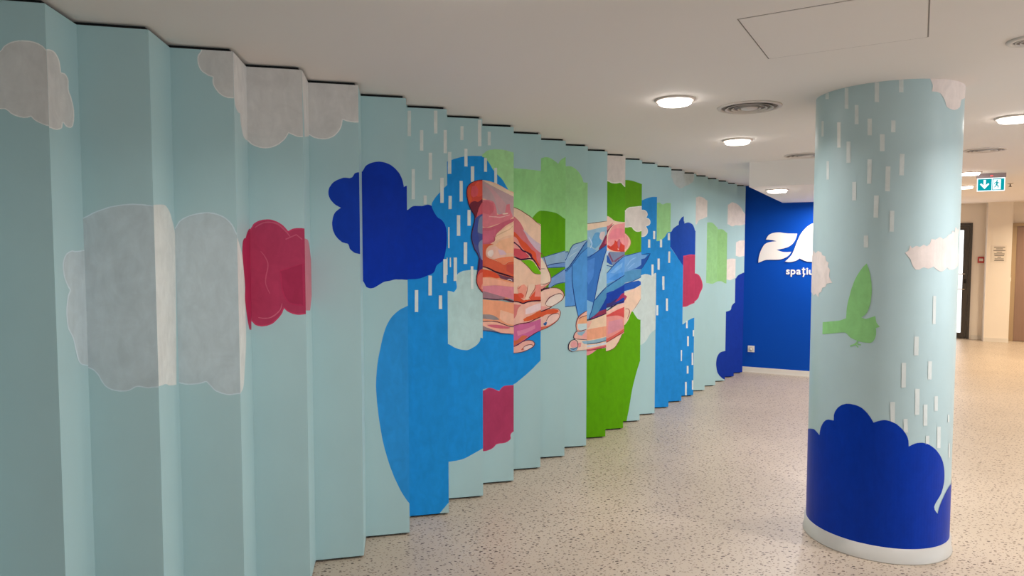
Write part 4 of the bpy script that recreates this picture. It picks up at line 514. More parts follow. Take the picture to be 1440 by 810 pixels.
  ('left_hand', (124, 60, 52), [139,1159,147,1158,156,1158,166,1157,175,1155,182,1153,190,1148,196,1141,200,1133,200,1126,199,1117,197,1108,195,1100,192,1092,188,1084,184,1077,179,1071,172,1064,165,1058,156,1051,147,1045,138,1039,129,1033,119,1027,109,1022,98,1017,88,1012,77,1008,66,1003,54,999,0,997,0,993,56,996,67,1000,79,1004,90,1009,101,1013,111,1018,121,1023,131,1029,141,1034,150,1040,159,1047,168,1054,176,1060,183,1067,189,1074,193,1082,197,1090,200,1098,203,1107,205,1116,206,1125,205,1134,200,1143,193,1151,184,1157,176,1159,167,1160,157,1161,147,1161,139,1162]),
  ('left_hand', (106, 52, 52), [90,1060,94,1068,99,1077,104,1086,110,1094,116,1101,124,1106,132,1110,140,1114,148,1116,158,1118,168,1119,177,1120,182,1120,191,1111,193,1113,184,1123,176,1124,167,1124,157,1123,147,1121,138,1119,129,1115,120,1110,113,1104,106,1098,100,1089,95,1079,91,1069,88,1061]),
 ],
 'F11': [
  ('light_green_tree', (152, 204, 138), [0,2267,59,2267,70,2268,80,2269,91,2269,101,2268,110,2265,120,2260,130,2254,140,2248,148,2241,157,2233,166,2224,174,2214,181,2204,187,2194,192,2184,197,2174,200,2163,203,2153,206,2145,213,2144,222,2143,232,2143,241,2142,241,1605,0,1566]),
  ('paper_shape', (127, 159, 194), [0,1588,83,1593,73,1545,0,1517,0,1516]),
  ('paper_shape', (35, 64, 124), [0,1583,84,1589,82,1595,0,1589]),
  ('paper_shape', (142, 174, 203), [119,1643,129,1650,141,1655,153,1658,166,1661,179,1665,193,1670,208,1675,223,1680,237,1685,241,1686,241,1680,235,1674,227,1665,220,1655,212,1646,204,1634,195,1620,185,1605,176,1591,166,1576,152,1556,135,1532,117,1507,100,1484,87,1466,80,1458,72,1449,64,1441,0,1434,0,1535,59,1541,66,1551,73,1560,80,1570,87,1584,94,1600,101,1616,110,1631]),
  ('paper_shape', (79, 134, 188), [241,1623,186,1576,120,1494,0,1422,0,1423,87,1463,166,1570,212,1646,241,1678]),
  ('paper_shape', (78, 143, 208), [241,1622,240,1621,228,1612,213,1601,199,1588,186,1576,172,1562,157,1547,142,1530,129,1512,120,1494,114,1475,112,1453,112,1432,112,1411,112,1393,113,1380,114,1368,115,1355,117,1342,119,1330,121,1313,123,1296,126,1277,128,1259,131,1241,134,1223,137,1205,141,1187,144,1169,148,1151,153,1132,157,1111,162,1091,167,1072,172,1055,177,1043,182,1032,187,1020,193,1010,197,1002,204,1008,213,1015,222,1022,230,1028,240,1033,241,1034]),
  ('paper_shape', (88, 144, 207), [0,1429,80,1457,113,1482,114,1393,119,1330,129,1247,142,1159,0,1149]),
  ('paper_shape', (188, 208, 216), [87,1544,94,1549,103,1556,112,1562,121,1569,128,1574,137,1579,145,1585,153,1590,160,1594,159,1596,152,1592,144,1588,135,1582,126,1577,118,1572,109,1565,100,1558,92,1551,86,1546]),
  ('paper_shape', (188, 208, 216), [120,1607,160,1625,158,1628,118,1609]),
  ('paper_shape', (32, 60, 128), [0,1513,59,1521,65,1532,70,1545,76,1557,82,1569,89,1583,96,1599,104,1615,112,1629,121,1640,131,1647,142,1652,154,1655,167,1658,180,1662,193,1667,208,1673,222,1678,235,1683,241,1685,241,1689,234,1686,220,1682,206,1677,191,1672,178,1667,166,1664,153,1661,140,1657,127,1652,117,1645,107,1633,98,1618,91,1602,84,1586,77,1571,71,1559,66,1546,60,1534,0,1523]),
  ('paper_shape', (32, 60, 128), [241,1683,237,1679,230,1672,223,1664,216,1656,209,1648,201,1636,192,1622,182,1608,172,1593,162,1579,148,1559,131,1535,113,1511,97,1489,84,1471,77,1463,70,1455,64,1447,0,1439,0,1438,0,1430,61,1436,68,1443,76,1451,83,1459,90,1467,103,1485,120,1507,138,1530,155,1554,170,1574,179,1588,189,1603,199,1618,207,1632,216,1644,221,1652,228,1660,235,1668,241,1675]),
  ('paper_shape', (42, 76, 144), [241,1625,235,1621,222,1611,209,1601,196,1590,184,1578,171,1564,158,1547,144,1530,131,1513,118,1496,104,1480,90,1463,76,1446,63,1431,0,1423,0,1418,66,1429,79,1443,94,1460,108,1476,122,1493,135,1509,149,1527,162,1544,175,1560,188,1575,200,1586,212,1597,225,1608,237,1618,241,1621]),
  ('paper_shape', (32, 60, 128), [113,1488,112,1472,112,1452,111,1432,111,1411,111,1393,112,1379,112,1365,113,1351,115,1337,116,1323,118,1307,120,1291,123,1274,125,1257,128,1240,131,1223,134,1205,138,1187,141,1169,145,1151,150,1131,154,1111,160,1090,165,1071,170,1054,174,1043,180,1031,186,1020,191,1009,196,1001,199,1003,195,1011,189,1021,184,1033,179,1044,175,1056,170,1072,165,1091,160,1112,156,1132,151,1152,148,1170,144,1188,141,1206,137,1224,134,1241,132,1258,129,1275,127,1291,124,1308,122,1324,121,1337,119,1351,118,1365,117,1379,116,1393,116,1411,116,1432,116,1452,116,1472,116,1488]),
  ('paper_shape', (35, 64, 124), [0,1145,142,1156,141,1161,0,1150]),
  ('right_hand', (227, 174, 154), [241,1113,240,1113,230,1108,218,1102,208,1097,199,1091,189,1085,180,1078,172,1070,167,1062,163,1054,159,1045,156,1036,153,1026,151,1016,150,1005,149,995,150,985,152,976,154,967,156,959,164,956,173,952,183,951,194,953,208,956,223,959,238,963,241,964]),
  ('right_hand', (228, 164, 125), [176,1047,183,1054,193,1060,202,1064,211,1067,221,1070,231,1073,241,1075,241,1017,166,1014,167,1021,169,1030,172,1040]),
  ('right_hand', (191, 208, 210), [162,1009,241,1013,241,966,229,963,217,960,206,958,196,957,186,958,177,962,169,969,166,977,164,988,163,999]),
  ('right_hand', (122, 56, 64), [241,1118,233,1114,223,1109,212,1103,202,1098,194,1092,186,1087,178,1081,172,1074,166,1067,160,1059,155,1050,152,1040,149,1031,147,1021,146,1011,145,1001,146,991,148,981,150,971,153,961,155,954,160,955,158,962,155,972,153,982,152,992,152,1001,153,1011,154,1020,156,1029,159,1038,163,1046,167,1055,172,1062,178,1069,184,1075,191,1081,198,1087,206,1092,216,1098,226,1104,236,1110,241,1113]),
  ('right_hand', (122, 56, 64), [171,1049,179,1053,188,1058,197,1063,206,1065,216,1069,227,1072,238,1075,241,1076,241,1080,237,1079,226,1077,214,1074,204,1071,194,1068,185,1063,176,1057,169,1051]),
  ('right_hand', (220, 168, 156), [241,962,240,962,227,959,214,956,201,954,190,952,180,952,170,953,161,953,153,952,144,947,138,941,133,933,130,923,129,912,130,903,134,894,143,888,150,886,159,885,170,884,180,884,190,883,202,882,215,881,228,880,241,879]),
  ('right_hand', (136, 169, 188), [159,943,167,944,177,945,187,946,196,947,204,948,215,952,225,956,233,960,229,951,223,941,218,935,212,928,205,921,200,915,189,917,176,920,166,924,161,933]),
  ('right_hand', (226, 158, 152), [207,926,241,940,241,887,203,891]),
  ('right_hand', (69, 48, 72), [156,955,149,950,140,944,133,936,129,925,126,913,125,902,131,892,141,885,150,883,159,882,170,881,180,881,190,881,201,880,214,879,226,878,238,877,241,877,241,881,238,882,226,883,214,885,202,886,190,888,180,888,170,889,160,890,151,890,145,891,137,897,132,903,133,912,135,923,139,933,144,940,152,946,159,951]),
  ('right_hand', (69, 48, 72), [157,951,168,951,179,950,190,950,201,952,211,955,220,958,229,962,237,965,236,968,228,966,218,963,209,961,199,958,189,956,179,956,167,955,157,955]),
  ('right_hand', (230, 197, 179), [156,886,172,884,191,882,212,880,233,878,241,877,241,799,235,799,217,798,197,798,179,797,164,796,153,794,142,790,132,788,123,786,113,789,103,795,95,803,89,814,86,827,86,840,90,850,96,859,103,868,111,876,120,882,130,887,143,887]),
  ('right_hand', (224, 156, 156), [103,833,102,846,104,859,110,866,118,872,126,876,139,876,150,870,155,863,158,853,160,844,158,832,153,822,145,821,134,820,124,819,117,820,108,825]),
  ('right_hand', (122, 168, 196), [95,814,157,822,158,800,150,797,141,793,131,790,123,789,113,792,105,798,99,806]),
  ('right_hand', (220, 142, 143), [167,857,194,859,190,824,167,818]),
  ('right_hand', (136, 170, 191), [197,868,241,872,241,845,232,846,222,847,214,850,204,859]),
  ('right_hand', (51, 36, 60), [143,888,132,887,119,885,108,880,99,873,91,864,86,854,82,846,81,837,80,827,81,818,83,808,89,799,98,793,109,788,119,784,121,788,112,792,101,798,94,804,91,810,89,819,89,827,89,835,91,843,94,851,98,859,104,868,112,875,121,879,133,882,143,884]),
  ('right_hand', (69, 48, 72), [129,885,138,882,147,877,154,871,159,863,161,854,162,844,162,835,160,825,157,815,155,806,158,805,161,813,165,823,167,834,168,844,167,855,164,865,159,875,150,881,139,885,130,888]),
  ('right_hand', (51, 64, 106), [99,814,108,809,119,805,131,804,142,808,152,815,159,822,157,825,149,819,139,813,129,809,120,810,110,813,101,817]),
  ('right_hand', (138, 96, 80), [124,786,132,788,142,790,153,791,164,792,178,794,195,795,213,796,230,797,241,797,241,800,230,799,213,799,195,798,178,797,163,796,153,795,142,793,131,791,123,788]),
 ],
 'F12': [
  ('green_tree', (88, 154, 5), [0,796,241,802,241,12,0,12]),
  ('right_hand', (230, 197, 172), [0,1826,85,1828,106,1831,128,1834,148,1837,171,1840,195,1843,220,1846,241,1849,241,1741,0,1740]),
  ('right_hand', (143, 176, 196), [0,1768,76,1770,91,1773,106,1776,121,1779,135,1782,149,1786,163,1789,177,1793,191,1795,206,1798,221,1800,236,1802,241,1802,241,1735,237,1732,227,1724,220,1715,210,1697,201,1674,191,1649,181,1626,171,1608,163,1599,154,1592,143,1585,132,1579,122,1572,109,1562,94,1551,78,1539,0,1530]),
  ('right_hand', (95, 152, 194), [135,1747,146,1753,159,1754,170,1754,176,1748,182,1740,188,1731,191,1721,193,1712,194,1701,194,1690,192,1678,188,1668,181,1657,170,1645,158,1634,146,1624,136,1615,93,1648,95,1656,98,1665,100,1675,104,1685,107,1694,112,1705,117,1717,123,1729,129,1740]),
  ('right_hand', (204, 185, 185), [188,1758,223,1761,223,1753,223,1743,222,1732,220,1721,216,1711,210,1701,204,1692,199,1685,192,1690,184,1697,177,1706,174,1714,174,1723,176,1732,180,1741,184,1750]),
  ('right_hand', (106, 156, 204), [0,1632,72,1631,85,1628,97,1625,108,1622,119,1617,131,1612,141,1606,150,1602,144,1596,137,1589,130,1582,122,1575,110,1567,96,1557,80,1547,0,1539]),
  ('right_hand', (172, 196, 224), [77,1713,82,1703,89,1693,95,1681,100,1670,103,1661,103,1651,100,1641,95,1631,91,1623,96,1620,101,1628,107,1638,111,1650,112,1662,108,1673,103,1685,95,1696,88,1707,81,1715]),
  ('right_hand', (124, 46, 74), [241,1744,239,1741,230,1729,223,1718,218,1708,213,1698,208,1688,204,1678,199,1668,193,1658,187,1648,180,1638,175,1629,171,1622,170,1611,171,1602,189,1609,210,1618,231,1629,241,1636]),
  ('right_hand', (179, 76, 98), [234,1701,241,1707,241,1661,220,1655,222,1664,224,1674,227,1684,230,1694]),
  ('right_hand', (106, 90, 80), [0,1824,72,1824,90,1826,109,1828,129,1831,149,1833,169,1836,190,1839,211,1843,231,1846,241,1847,241,1850,230,1849,211,1847,190,1844,168,1841,148,1839,129,1836,109,1833,89,1830,72,1828,0,1827]),
  ('paper_shape', (58, 112, 184), [0,1542,81,1553,104,1565,128,1576,150,1588,172,1603,195,1618,217,1633,238,1647,241,1649,241,1587,239,1582,228,1558,216,1533,207,1509,199,1480,190,1450,182,1418,175,1388,169,1362,166,1345,162,1328,159,1310,156,1293,152,1276,148,1257,144,1237,140,1218,135,1199,132,1182,129,1169,126,1155,124,1142,121,1129,119,1119,113,1127,106,1136,98,1146,90,1155,82,1163,74,1170,0,1175]),
  ('paper_shape', (74, 128, 200), [0,1490,136,1542,123,1383,81,1316,0,1479]),
  ('paper_shape', (160, 188, 200), [241,1602,207,1509,173,1382,149,1262,129,1129,188,1195,241,1239]),
  ('paper_shape', (30, 60, 132), [0,1530,0,1531,89,1544,110,1558,131,1572,152,1586,173,1599,194,1614,215,1628,234,1641,241,1646,241,1651,231,1644,212,1632,190,1619,169,1605,148,1591,127,1577,106,1563,85,1548,0,1535]),
  ('paper_shape', (30, 60, 132), [240,1622,234,1604,227,1582,219,1558,211,1533,204,1509,197,1485,190,1459,182,1434,175,1408,169,1383,164,1359,159,1335,155,1311,150,1287,146,1263,141,1235,135,1205,129,1174,124,1146,120,1123,123,1122,128,1145,134,1173,140,1204,146,1234,152,1262,157,1286,161,1310,166,1334,171,1358,176,1381,182,1406,189,1432,196,1458,203,1483,210,1508,217,1532,224,1556,231,1581,238,1603,241,1612,241,1622]),
  ('paper_shape', (30, 60, 132), [0,1169,115,1116,121,1121,0,1180]),
  ('paper_shape', (124, 172, 210), [0,1214,121,1163,108,1096,76,1020,0,1011]),
  ('paper_shape', (76, 134, 176), [128,1172,188,1238,241,1288,241,1165,203,1121,154,1068,83,1026,111,1096]),
  ('paper_shape', (28, 60, 150), [241,1206,210,1148,168,1081,126,1049,83,1026,83,1020,189,1051,241,1071]),
  ('paper_shape', (138, 52, 80), [133,1049,175,1088,217,1100,241,1107,241,1070,168,1048,83,1019]),
  ('paper_shape', (30, 60, 132), [241,1297,233,1290,221,1280,209,1268,196,1256,185,1244,172,1230,158,1214,144,1198,132,1182,122,1169,125,1166,136,1179,150,1193,164,1209,178,1225,191,1239,202,1251,214,1263,226,1275,237,1286,241,1290]),
  ('paper_shape', (30, 60, 132), [126,1170,123,1158,120,1143,115,1128,111,1112,106,1097,101,1082,95,1067,89,1052,84,1038,79,1027,83,1026,88,1036,95,1050,101,1065,108,1080,113,1095,118,1110,122,1126,125,1142,128,1157,130,1169]),
  ('paper_shape', (58, 26, 52), [70,1012,84,1014,101,1017,119,1020,138,1025,156,1030,176,1036,197,1045,219,1054,238,1063,241,1064,241,1071,235,1069,215,1062,193,1054,172,1046,152,1040,135,1035,117,1030,99,1026,82,1022,0,1018]),
  ('right_hand', (232, 193, 165), [0,1001,81,1007,97,1013,112,1018,126,1023,137,1027,148,1031,160,1034,171,1038,182,1042,196,1047,211,1053,227,1059,241,1065,241,778,238,776,229,774,219,773,207,771,196,770,184,768,173,766,162,765,150,763,139,761,128,760,114,758,98,756,83,754,0,752]),
  ('right_hand', (226, 156, 125), [0,933,81,936,96,939,111,942,126,945,149,948,176,952,204,955,231,959,241,960,241,874,239,874,219,869,198,865,176,860,155,857,135,853,113,850,92,847,72,845,0,844]),
  ('right_hand', (228, 168, 152), [0,999,112,1009,108,999,104,988,98,976,93,965,87,956,80,949,72,942,0,940]),
  ('right_hand', (138, 168, 184), [0,840,72,841,92,842,113,844,135,847,155,850,176,854,198,858,219,863,239,868,241,868,241,831,239,831,220,828,198,825,176,822,156,820,135,817,113,815,92,813,73,811,0,810]),
  ('right_hand', (197, 201, 215), [0,803,73,803,92,803,113,804,135,805,156,807,176,810,198,814,220,819,239,823,241,823,241,807,238,807,216,803,193,799,170,796,149,793,129,791,109,788,89,787,72,785,0,785]),
  ('right_hand', (205, 98, 107), [0,768,82,770,97,773,113,776,127,779,150,783,177,788,206,793,233,799,241,800,241,779,233,778,206,775,177,771,150,767,128,763,113,760,97,757,82,754,0,750]),
  ('right_hand', (40, 52, 92), [0,810,76,810,95,811,115,812,136,814,156,816,176,820,197,824,218,829,237,834,241,835,241,840,235,839,216,835,196,830,175,826,155,823,135,820,114,818,94,816,75,814,0,814]),
  ('right_hand', (140, 48, 56), [0,752,75,753,92,755,111,758,131,760,149,763,170,766,192,770,215,775,235,779,241,780,241,784,234,783,214,780,191,776,169,772,148,769,130,766,110,763,91,760,74,757,0,756]),
  ('right_hand', (221, 142, 143), [0,752,70,752,85,754,101,756,116,758,128,760,143,761,156,762,149,757,140,751,131,745,122,739,114,733,105,729,95,724,86,721,78,718,0,715]),
 ],
 'F13': [
  ('painted_cloud', (233, 221, 214), [241,2430,241,2160,233,2162,224,2169,216,2178,208,2187,200,2193,190,2194,180,2192,170,2190,160,2189,148,2188,136,2188,124,2189,113,2191,102,2195,91,2201,80,2205,0,2207,0,2430]),
  ('painted_cloud', (211, 200, 194), [241,2430,241,2170,239,2171,232,2176,224,2185,216,2194,204,2202,190,2204,178,2202,168,2200,159,2198,148,2198,136,2198,125,2199,116,2200,106,2204,96,2210,83,2215,0,2217,0,2430]),
  ('green_tree', (88, 154, 5), [0,2206,80,2205,91,2201,102,2195,113,2191,124,2189,136,2188,148,2188,160,2189,170,2190,180,2193,190,2195,200,2194,208,2188,216,2179,224,2170,233,2162,241,2159,241,1741,0,1740]),
  ('green_tree', (90, 156, 5), [0,815,77,824,114,854,160,876,209,893,241,903,241,12,0,12]),
  ('right_hand', (230, 189, 170), [0,1910,0,1909,86,1901,97,1894,108,1887,116,1882,124,1875,132,1869,142,1864,151,1860,162,1858,172,1856,183,1855,196,1854,212,1853,228,1852,241,1852,241,1574,0,1574]),
  ('right_hand', (124, 46, 74), [0,1783,75,1784,87,1789,94,1795,104,1803,114,1812,123,1822,131,1829,124,1821,116,1810,109,1799,103,1790,97,1780,92,1770,87,1761,83,1752,79,1743,76,1733,0,1719,0,1708]),
  ('right_hand', (195, 115, 116), [0,1813,84,1818,94,1823,103,1829,113,1836,123,1842,131,1848,126,1840,121,1829,115,1819,109,1810,102,1802,94,1794,86,1788,79,1782,0,1775]),
  ('right_hand', (222, 142, 143), [241,1845,238,1844,227,1842,212,1839,193,1836,172,1833,153,1829,138,1824,129,1817,121,1809,115,1799,109,1789,103,1779,97,1769,92,1758,89,1747,86,1737,84,1726,83,1714,82,1703,82,1692,81,1682,81,1672,82,1662,84,1652,88,1643,94,1634,102,1625,111,1616,122,1608,133,1602,145,1598,158,1595,172,1594,187,1593,200,1591,212,1590,226,1589,238,1589,241,1589]),
  ('right_hand', (220, 127, 138), [139,1789,149,1793,161,1796,173,1797,186,1797,198,1797,211,1795,224,1793,236,1789,241,1788,241,1714,235,1714,222,1714,209,1714,199,1713,189,1709,179,1703,169,1699,157,1698,144,1699,132,1699,116,1699,102,1699,101,1707,100,1717,99,1727,99,1738,102,1747,106,1757,113,1766,120,1775,129,1783]),
  ('right_hand', (232, 193, 170), [121,1822,115,1814,108,1805,100,1794,94,1784,89,1775,84,1765,80,1755,77,1744,0,1734,0,1724,0,1713,0,1702,76,1693,77,1685,83,1685,83,1693,83,1703,83,1713,83,1723,85,1733,87,1742,90,1752,94,1762,98,1771,102,1780,108,1790,114,1801,121,1811,126,1819]),
  ('right_hand', (199, 65, 51), [79,1650,110,1637,117,1642,126,1649,134,1657,140,1664,144,1674,146,1684,147,1692,169,1678,188,1706,191,1697,197,1686,203,1675,210,1665,219,1657,230,1651,241,1645,241,1584,239,1585,226,1587,213,1589,200,1591,187,1593,173,1593,159,1594,145,1596,133,1598,121,1603,109,1608,97,1614,88,1620,81,1626,77,1638]),
  ('right_hand', (187, 98, 118), [177,1696,195,1703,197,1693,199,1682,200,1669,199,1658,197,1646,193,1635,189,1624,185,1616,182,1625,178,1635,175,1647,173,1657,173,1668,174,1678,175,1688]),
  ('right_hand', (232, 181, 170), [174,1623,189,1612,177,1602]),
  ('right_hand', (92, 32, 56), [137,1833,128,1827,116,1819,106,1810,99,1801,93,1792,88,1783,82,1772,77,1762,80,1760,86,1770,93,1781,99,1789,105,1798,111,1806,120,1815,131,1824,139,1831]),
  ('right_hand', (118, 128, 156), [0,1584,0,1585,85,1589,96,1591,108,1592,122,1591,138,1590,154,1590,170,1589,188,1589,207,1590,227,1590,241,1591,241,1558,240,1558,227,1548,213,1538,200,1529,187,1517,173,1505,158,1492,145,1481,134,1471,128,1477,121,1484,112,1492,104,1498,91,1504,78,1508,0,1510]),
  ('right_hand', (124, 74, 104), [88,1579,91,1570,95,1559,100,1548,105,1537,109,1527,114,1517,119,1507,124,1498,134,1486,148,1494,156,1501,165,1509,174,1516,183,1523,193,1530,206,1538,218,1546,230,1553,240,1560,235,1567,225,1562,212,1556,199,1549,185,1541,174,1534,164,1528,154,1520,144,1513,136,1506,136,1502,139,1505,134,1514,128,1523,123,1533,117,1542,112,1553,106,1564,101,1574,97,1583]),
  ('right_hand', (187, 201, 224), [0,1596,103,1600,97,1593,90,1584,85,1574,81,1562,79,1550,78,1539,0,1543]),
  ('right_hand', (44, 84, 168), [0,1567,78,1559,86,1549,93,1539,99,1528,107,1514,116,1498,123,1483,130,1471,118,1475,104,1480,95,1485,85,1491,75,1496,0,1498]),
  ('paper_shape', (143, 178, 198), [0,1487,123,1459,0,1397,0,1396]),
  ('paper_shape', (92, 150, 214), [0,1400,82,1407,130,1463,186,1511,241,1551,241,1386,157,1337,0,1282]),
  ('paper_shape', (118, 170, 223), [105,1407,171,1462,223,1497,216,1455,142,1400]),
  ('paper_shape', (74, 138, 208), [83,1345,157,1393,232,1413,232,1389,157,1340]),
  ('paper_shape', (30, 60, 132), [0,1394,80,1403,93,1417,106,1432,120,1447,133,1460,143,1470,154,1480,165,1490,177,1499,188,1509,200,1519,213,1529,225,1539,237,1547,241,1551,241,1556,234,1551,222,1543,209,1533,196,1523,183,1514,172,1504,160,1495,149,1485,138,1475,128,1465,115,1451,102,1436,88,1420,76,1406,0,1401]),
  ('paper_shape', (30, 60, 132), [0,1484,121,1456,125,1462,0,1492]),
  ('paper_shape', (76, 140, 184), [0,1279,157,1333,241,1383,241,1297,158,1256,0,1205]),
  ('paper_shape', (26, 60, 156), [0,1205,158,1254,241,1297,241,1137,159,1125,0,1072]),
  ('paper_shape', (58, 48, 108), [0,1114,114,1142,174,1183,167,1141,122,1106,0,1078]),
  ('paper_shape', (160, 48, 88), [241,1228,215,1217,181,1175,152,1144,193,1161,226,1182,241,1185]),
  ('paper_shape', (30, 60, 132), [0,1276,84,1282,102,1293,121,1306,141,1318,160,1330,178,1341,198,1353,217,1365,234,1375,241,1380,241,1386,231,1380,213,1371,193,1360,174,1348,155,1337,136,1325,116,1312,97,1299,80,1287,0,1282]),
  ('paper_shape', (34, 72, 168), [0,1206,84,1211,102,1221,121,1231,141,1242,160,1252,178,1261,196,1271,215,1281,231,1290,241,1296,241,1300,229,1294,212,1286,193,1276,174,1267,156,1257,138,1247,118,1236,99,1225,81,1215,0,1210]),
  ('paper_shape', (58, 26, 58), [0,1064,80,1069,90,1076,102,1083,114,1090,125,1097,135,1103,145,1109,156,1115,166,1121,176,1126,190,1131,206,1137,222,1142,237,1147,241,1148,241,1154,235,1153,219,1149,203,1144,187,1139,172,1134,161,1129,150,1124,140,1117,129,1111,119,1105,108,1097,97,1089,86,1081,76,1074,0,1072]),
  ('right_hand', (230, 179, 165), [0,1061,0,1063,88,1071,102,1078,115,1085,126,1093,138,1100,150,1107,162,1114,174,1119,189,1125,205,1130,221,1135,236,1139,241,1140,241,872,239,870,229,864,222,858,216,847,212,835,207,823,202,813,196,801,190,789,184,777,177,767,170,757,162,748,153,740,144,733,134,728,124,723,114,720,103,717,92,713,81,711,0,709]),
  ('right_hand', (220, 140, 134), [0,1038,80,1038,92,1039,104,1041,115,1043,127,1049,138,1055,150,1063,162,1071,175,1077,189,1083,205,1089,222,1095,237,1100,241,1101,241,870,229,862,212,855,194,848,177,841,155,830,131,818,105,806,81,794,0,790]),
  ('right_hand', (204, 78, 76), [93,1037,104,1043,117,1050,131,1057,146,1064,160,1071,177,1078,196,1085,216,1092,234,1099,241,1101,241,1003,230,1009,217,1016,203,1021,190,1024,176,1026,160,1026,145,1025,129,1024,115,1022,104,1021,91,1019,79,1017,0,1016,0,1023,0,1025,84,1031]),
  ('right_hand', (207, 138, 150), [93,974,104,976,118,978,132,981,147,984,161,986,174,988,188,990,201,992,214,994,224,995,233,914,218,908,200,901,181,894,163,887,146,881,134,877,121,872,108,868,97,865,87,862]),
  ('right_hand', (208, 94, 85), [0,821,87,826,102,833,117,839,132,846,153,858,179,872,205,887,230,901,241,907,241,879,240,879,225,871,209,862,192,853,177,845,155,834,131,821,105,808,81,795,0,791]),
  ('right_hand', (234, 193, 170), [0,783,89,790,104,797,119,804,132,811,141,816,150,822,159,827,168,833,177,838,188,843,199,849,209,854,218,858,214,848,209,836,204,823,198,810,192,798,187,789,181,779,174,769,168,761,163,753,156,746,149,740,140,734,128,729,112,723,94,717,77,711,0,710]),
  ('right_hand', (122, 44, 44), [0,785,83,790,102,801,123,812,144,823,164,834,181,844,199,854,216,863,232,873,241,878,241,882,230,876,213,868,195,859,177,849,160,840,141,829,120,817,99,805,80,794,0,790]),
  ('right_hand', (122, 60, 44), [0,708,82,709,93,712,104,715,115,718,126,722,136,727,146,732,156,740,165,749,172,759,178,767,185,777,191,787,197,797,202,808,207,818,212,829,216,839,220,849,223,857,220,858,217,850,212,841,208,830,202,820,197,810,192,800,186,790,179,780,173,770,168,762,160,753,152,744,142,737,133,731,123,727,113,723,102,719,92,716,81,713,0,711]),
 ],
 'F14': [
  ('green_tree', (95, 154, 8), [0,2247,88,2246,100,2246,113,2245,125,2243,137,2241,149,2239,162,2236,174,2233,186,2229,197,2226,208,2223,220,2219,232,2215,241,2212,241,1577,219,1560,170,1535,116,1515,0,1502]),
  ('pale_cloud', (196, 206, 203), [0,1361,241,1380,241,735,234,728,219,715,203,704,173,689,136,673,96,657,0,649]),
  ('green_tree', (90, 156, 5), [0,955,80,960,88,973,96,988,105,1002,113,1015,121,1025,131,1031,142,1034,154,1036,164,1037,169,1028,175,1018,182,1007,189,997,197,986,206,975,214,966,224,962,236,959,241,959,241,569,238,569,233,552,226,531,218,508,211,484,204,461,196,433,188,402,179,370,171,337,164,305,157,269,151,232,145,194,139,158,133,125,129,102,124,78,119,55,115,32,111,12,0,12]),
  ('white_cloud', (234, 222, 214), [0,1960,83,1971,91,1982,100,1988,111,1994,122,1999,133,2001,145,2002,158,2003,169,2004,182,2006,195,2007,208,2009,219,2010,230,2011,241,2012,241,1782,231,1779,219,1775,203,1774,187,1776,177,1781,168,1788,160,1794,151,1806,144,1816,124,1818,105,1812,91,1812,0,1813,0,1814]),
  ('white_cloud', (212, 201, 194), [0,1950,82,1956,89,1968,97,1977,104,1983,114,1989,125,1993,134,1994,146,1996,158,1996,170,1997,183,1999,196,2001,209,2002,219,2003,231,2004,241,2005,241,1789,228,1785,217,1782,204,1781,189,1783,181,1787,172,1793,165,1799,157,1810,147,1822,124,1825,104,1819,91,1819,78,1820,0,1820]),
  ('white_cloud', (228, 220, 204), [79,1816,91,1814,105,1813,116,1816,126,1819,144,1817,151,1809,160,1798,168,1791,178,1785,188,1780,204,1778,219,1779,232,1782,241,1786,241,1789,231,1786,218,1783,204,1782,189,1785,181,1789,172,1795,164,1801,156,1812,146,1822,126,1823,115,1820,105,1817,92,1817,79,1819]),
  ('right_hand', (230, 177, 156), [0,1763,81,1756,92,1749,102,1741,109,1733,116,1725,123,1716,128,1707,132,1696,135,1683,135,1671,133,1661,130,1651,125,1641,120,1631,113,1621,103,1609,93,1598,84,1588,0,1580]),
  ('right_hand', (222, 140, 143), [0,1756,0,1754,85,1747,93,1738,100,1728,106,1718,109,1707,112,1695,113,1683,112,1671,110,1661,106,1651,102,1641,97,1632,91,1624,83,1615,0,1609]),
  ('right_hand', (163, 92, 64), [0,1762,80,1758,90,1749,100,1740,108,1732,115,1724,121,1715,126,1706,131,1695,133,1683,134,1671,132,1661,129,1651,124,1641,119,1632,111,1622,102,1611,91,1599,81,1588,0,1583,0,1579,83,1587,94,1597,105,1609,115,1620,122,1630,128,1640,133,1650,136,1660,138,1671,138,1683,135,1696,131,1708,125,1717,118,1726,110,1735,103,1742,93,1752,82,1760,0,1765]),
  ('paper_shape', (108, 156, 208), [0,1546,142,1566,241,1589,241,1423,144,1376,0,1333]),
  ('paper_shape', (136, 176, 220), [99,1455,107,1465,117,1477,127,1490,137,1502,146,1511,157,1518,169,1524,181,1530,191,1534,189,1539,178,1536,165,1532,152,1526,140,1518,129,1508,119,1495,110,1482,101,1469,94,1458]),
  ('paper_shape', (136, 176, 220), [115,1432,177,1483,172,1488,110,1437]),
  ('paper_shape', (36, 80, 160), [136,1427,191,1438,238,1467,241,1472,241,1430,191,1430]),
  ('paper_shape', (79, 136, 180), [0,1334,160,1376,241,1425,241,1358,176,1328,0,1282]),
  ('paper_shape', (30, 60, 132), [0,1546,91,1549,108,1553,126,1558,143,1562,164,1568,188,1574,212,1580,234,1586,241,1588,241,1592,233,1590,210,1585,186,1579,163,1574,142,1569,124,1564,106,1559,89,1554,0,1550]),
  ('paper_shape', (30, 60, 132), [0,1332,80,1334,99,1344,120,1355,142,1366,162,1377,181,1387,202,1397,222,1407,240,1417,241,1417,241,1422,238,1421,219,1412,199,1402,178,1392,158,1382,138,1372,117,1360,96,1348,0,1338,0,1337]),
  ('paper_shape', (79, 138, 182), [0,1382,144,1420,241,1431,241,1357,176,1324,0,1288]),
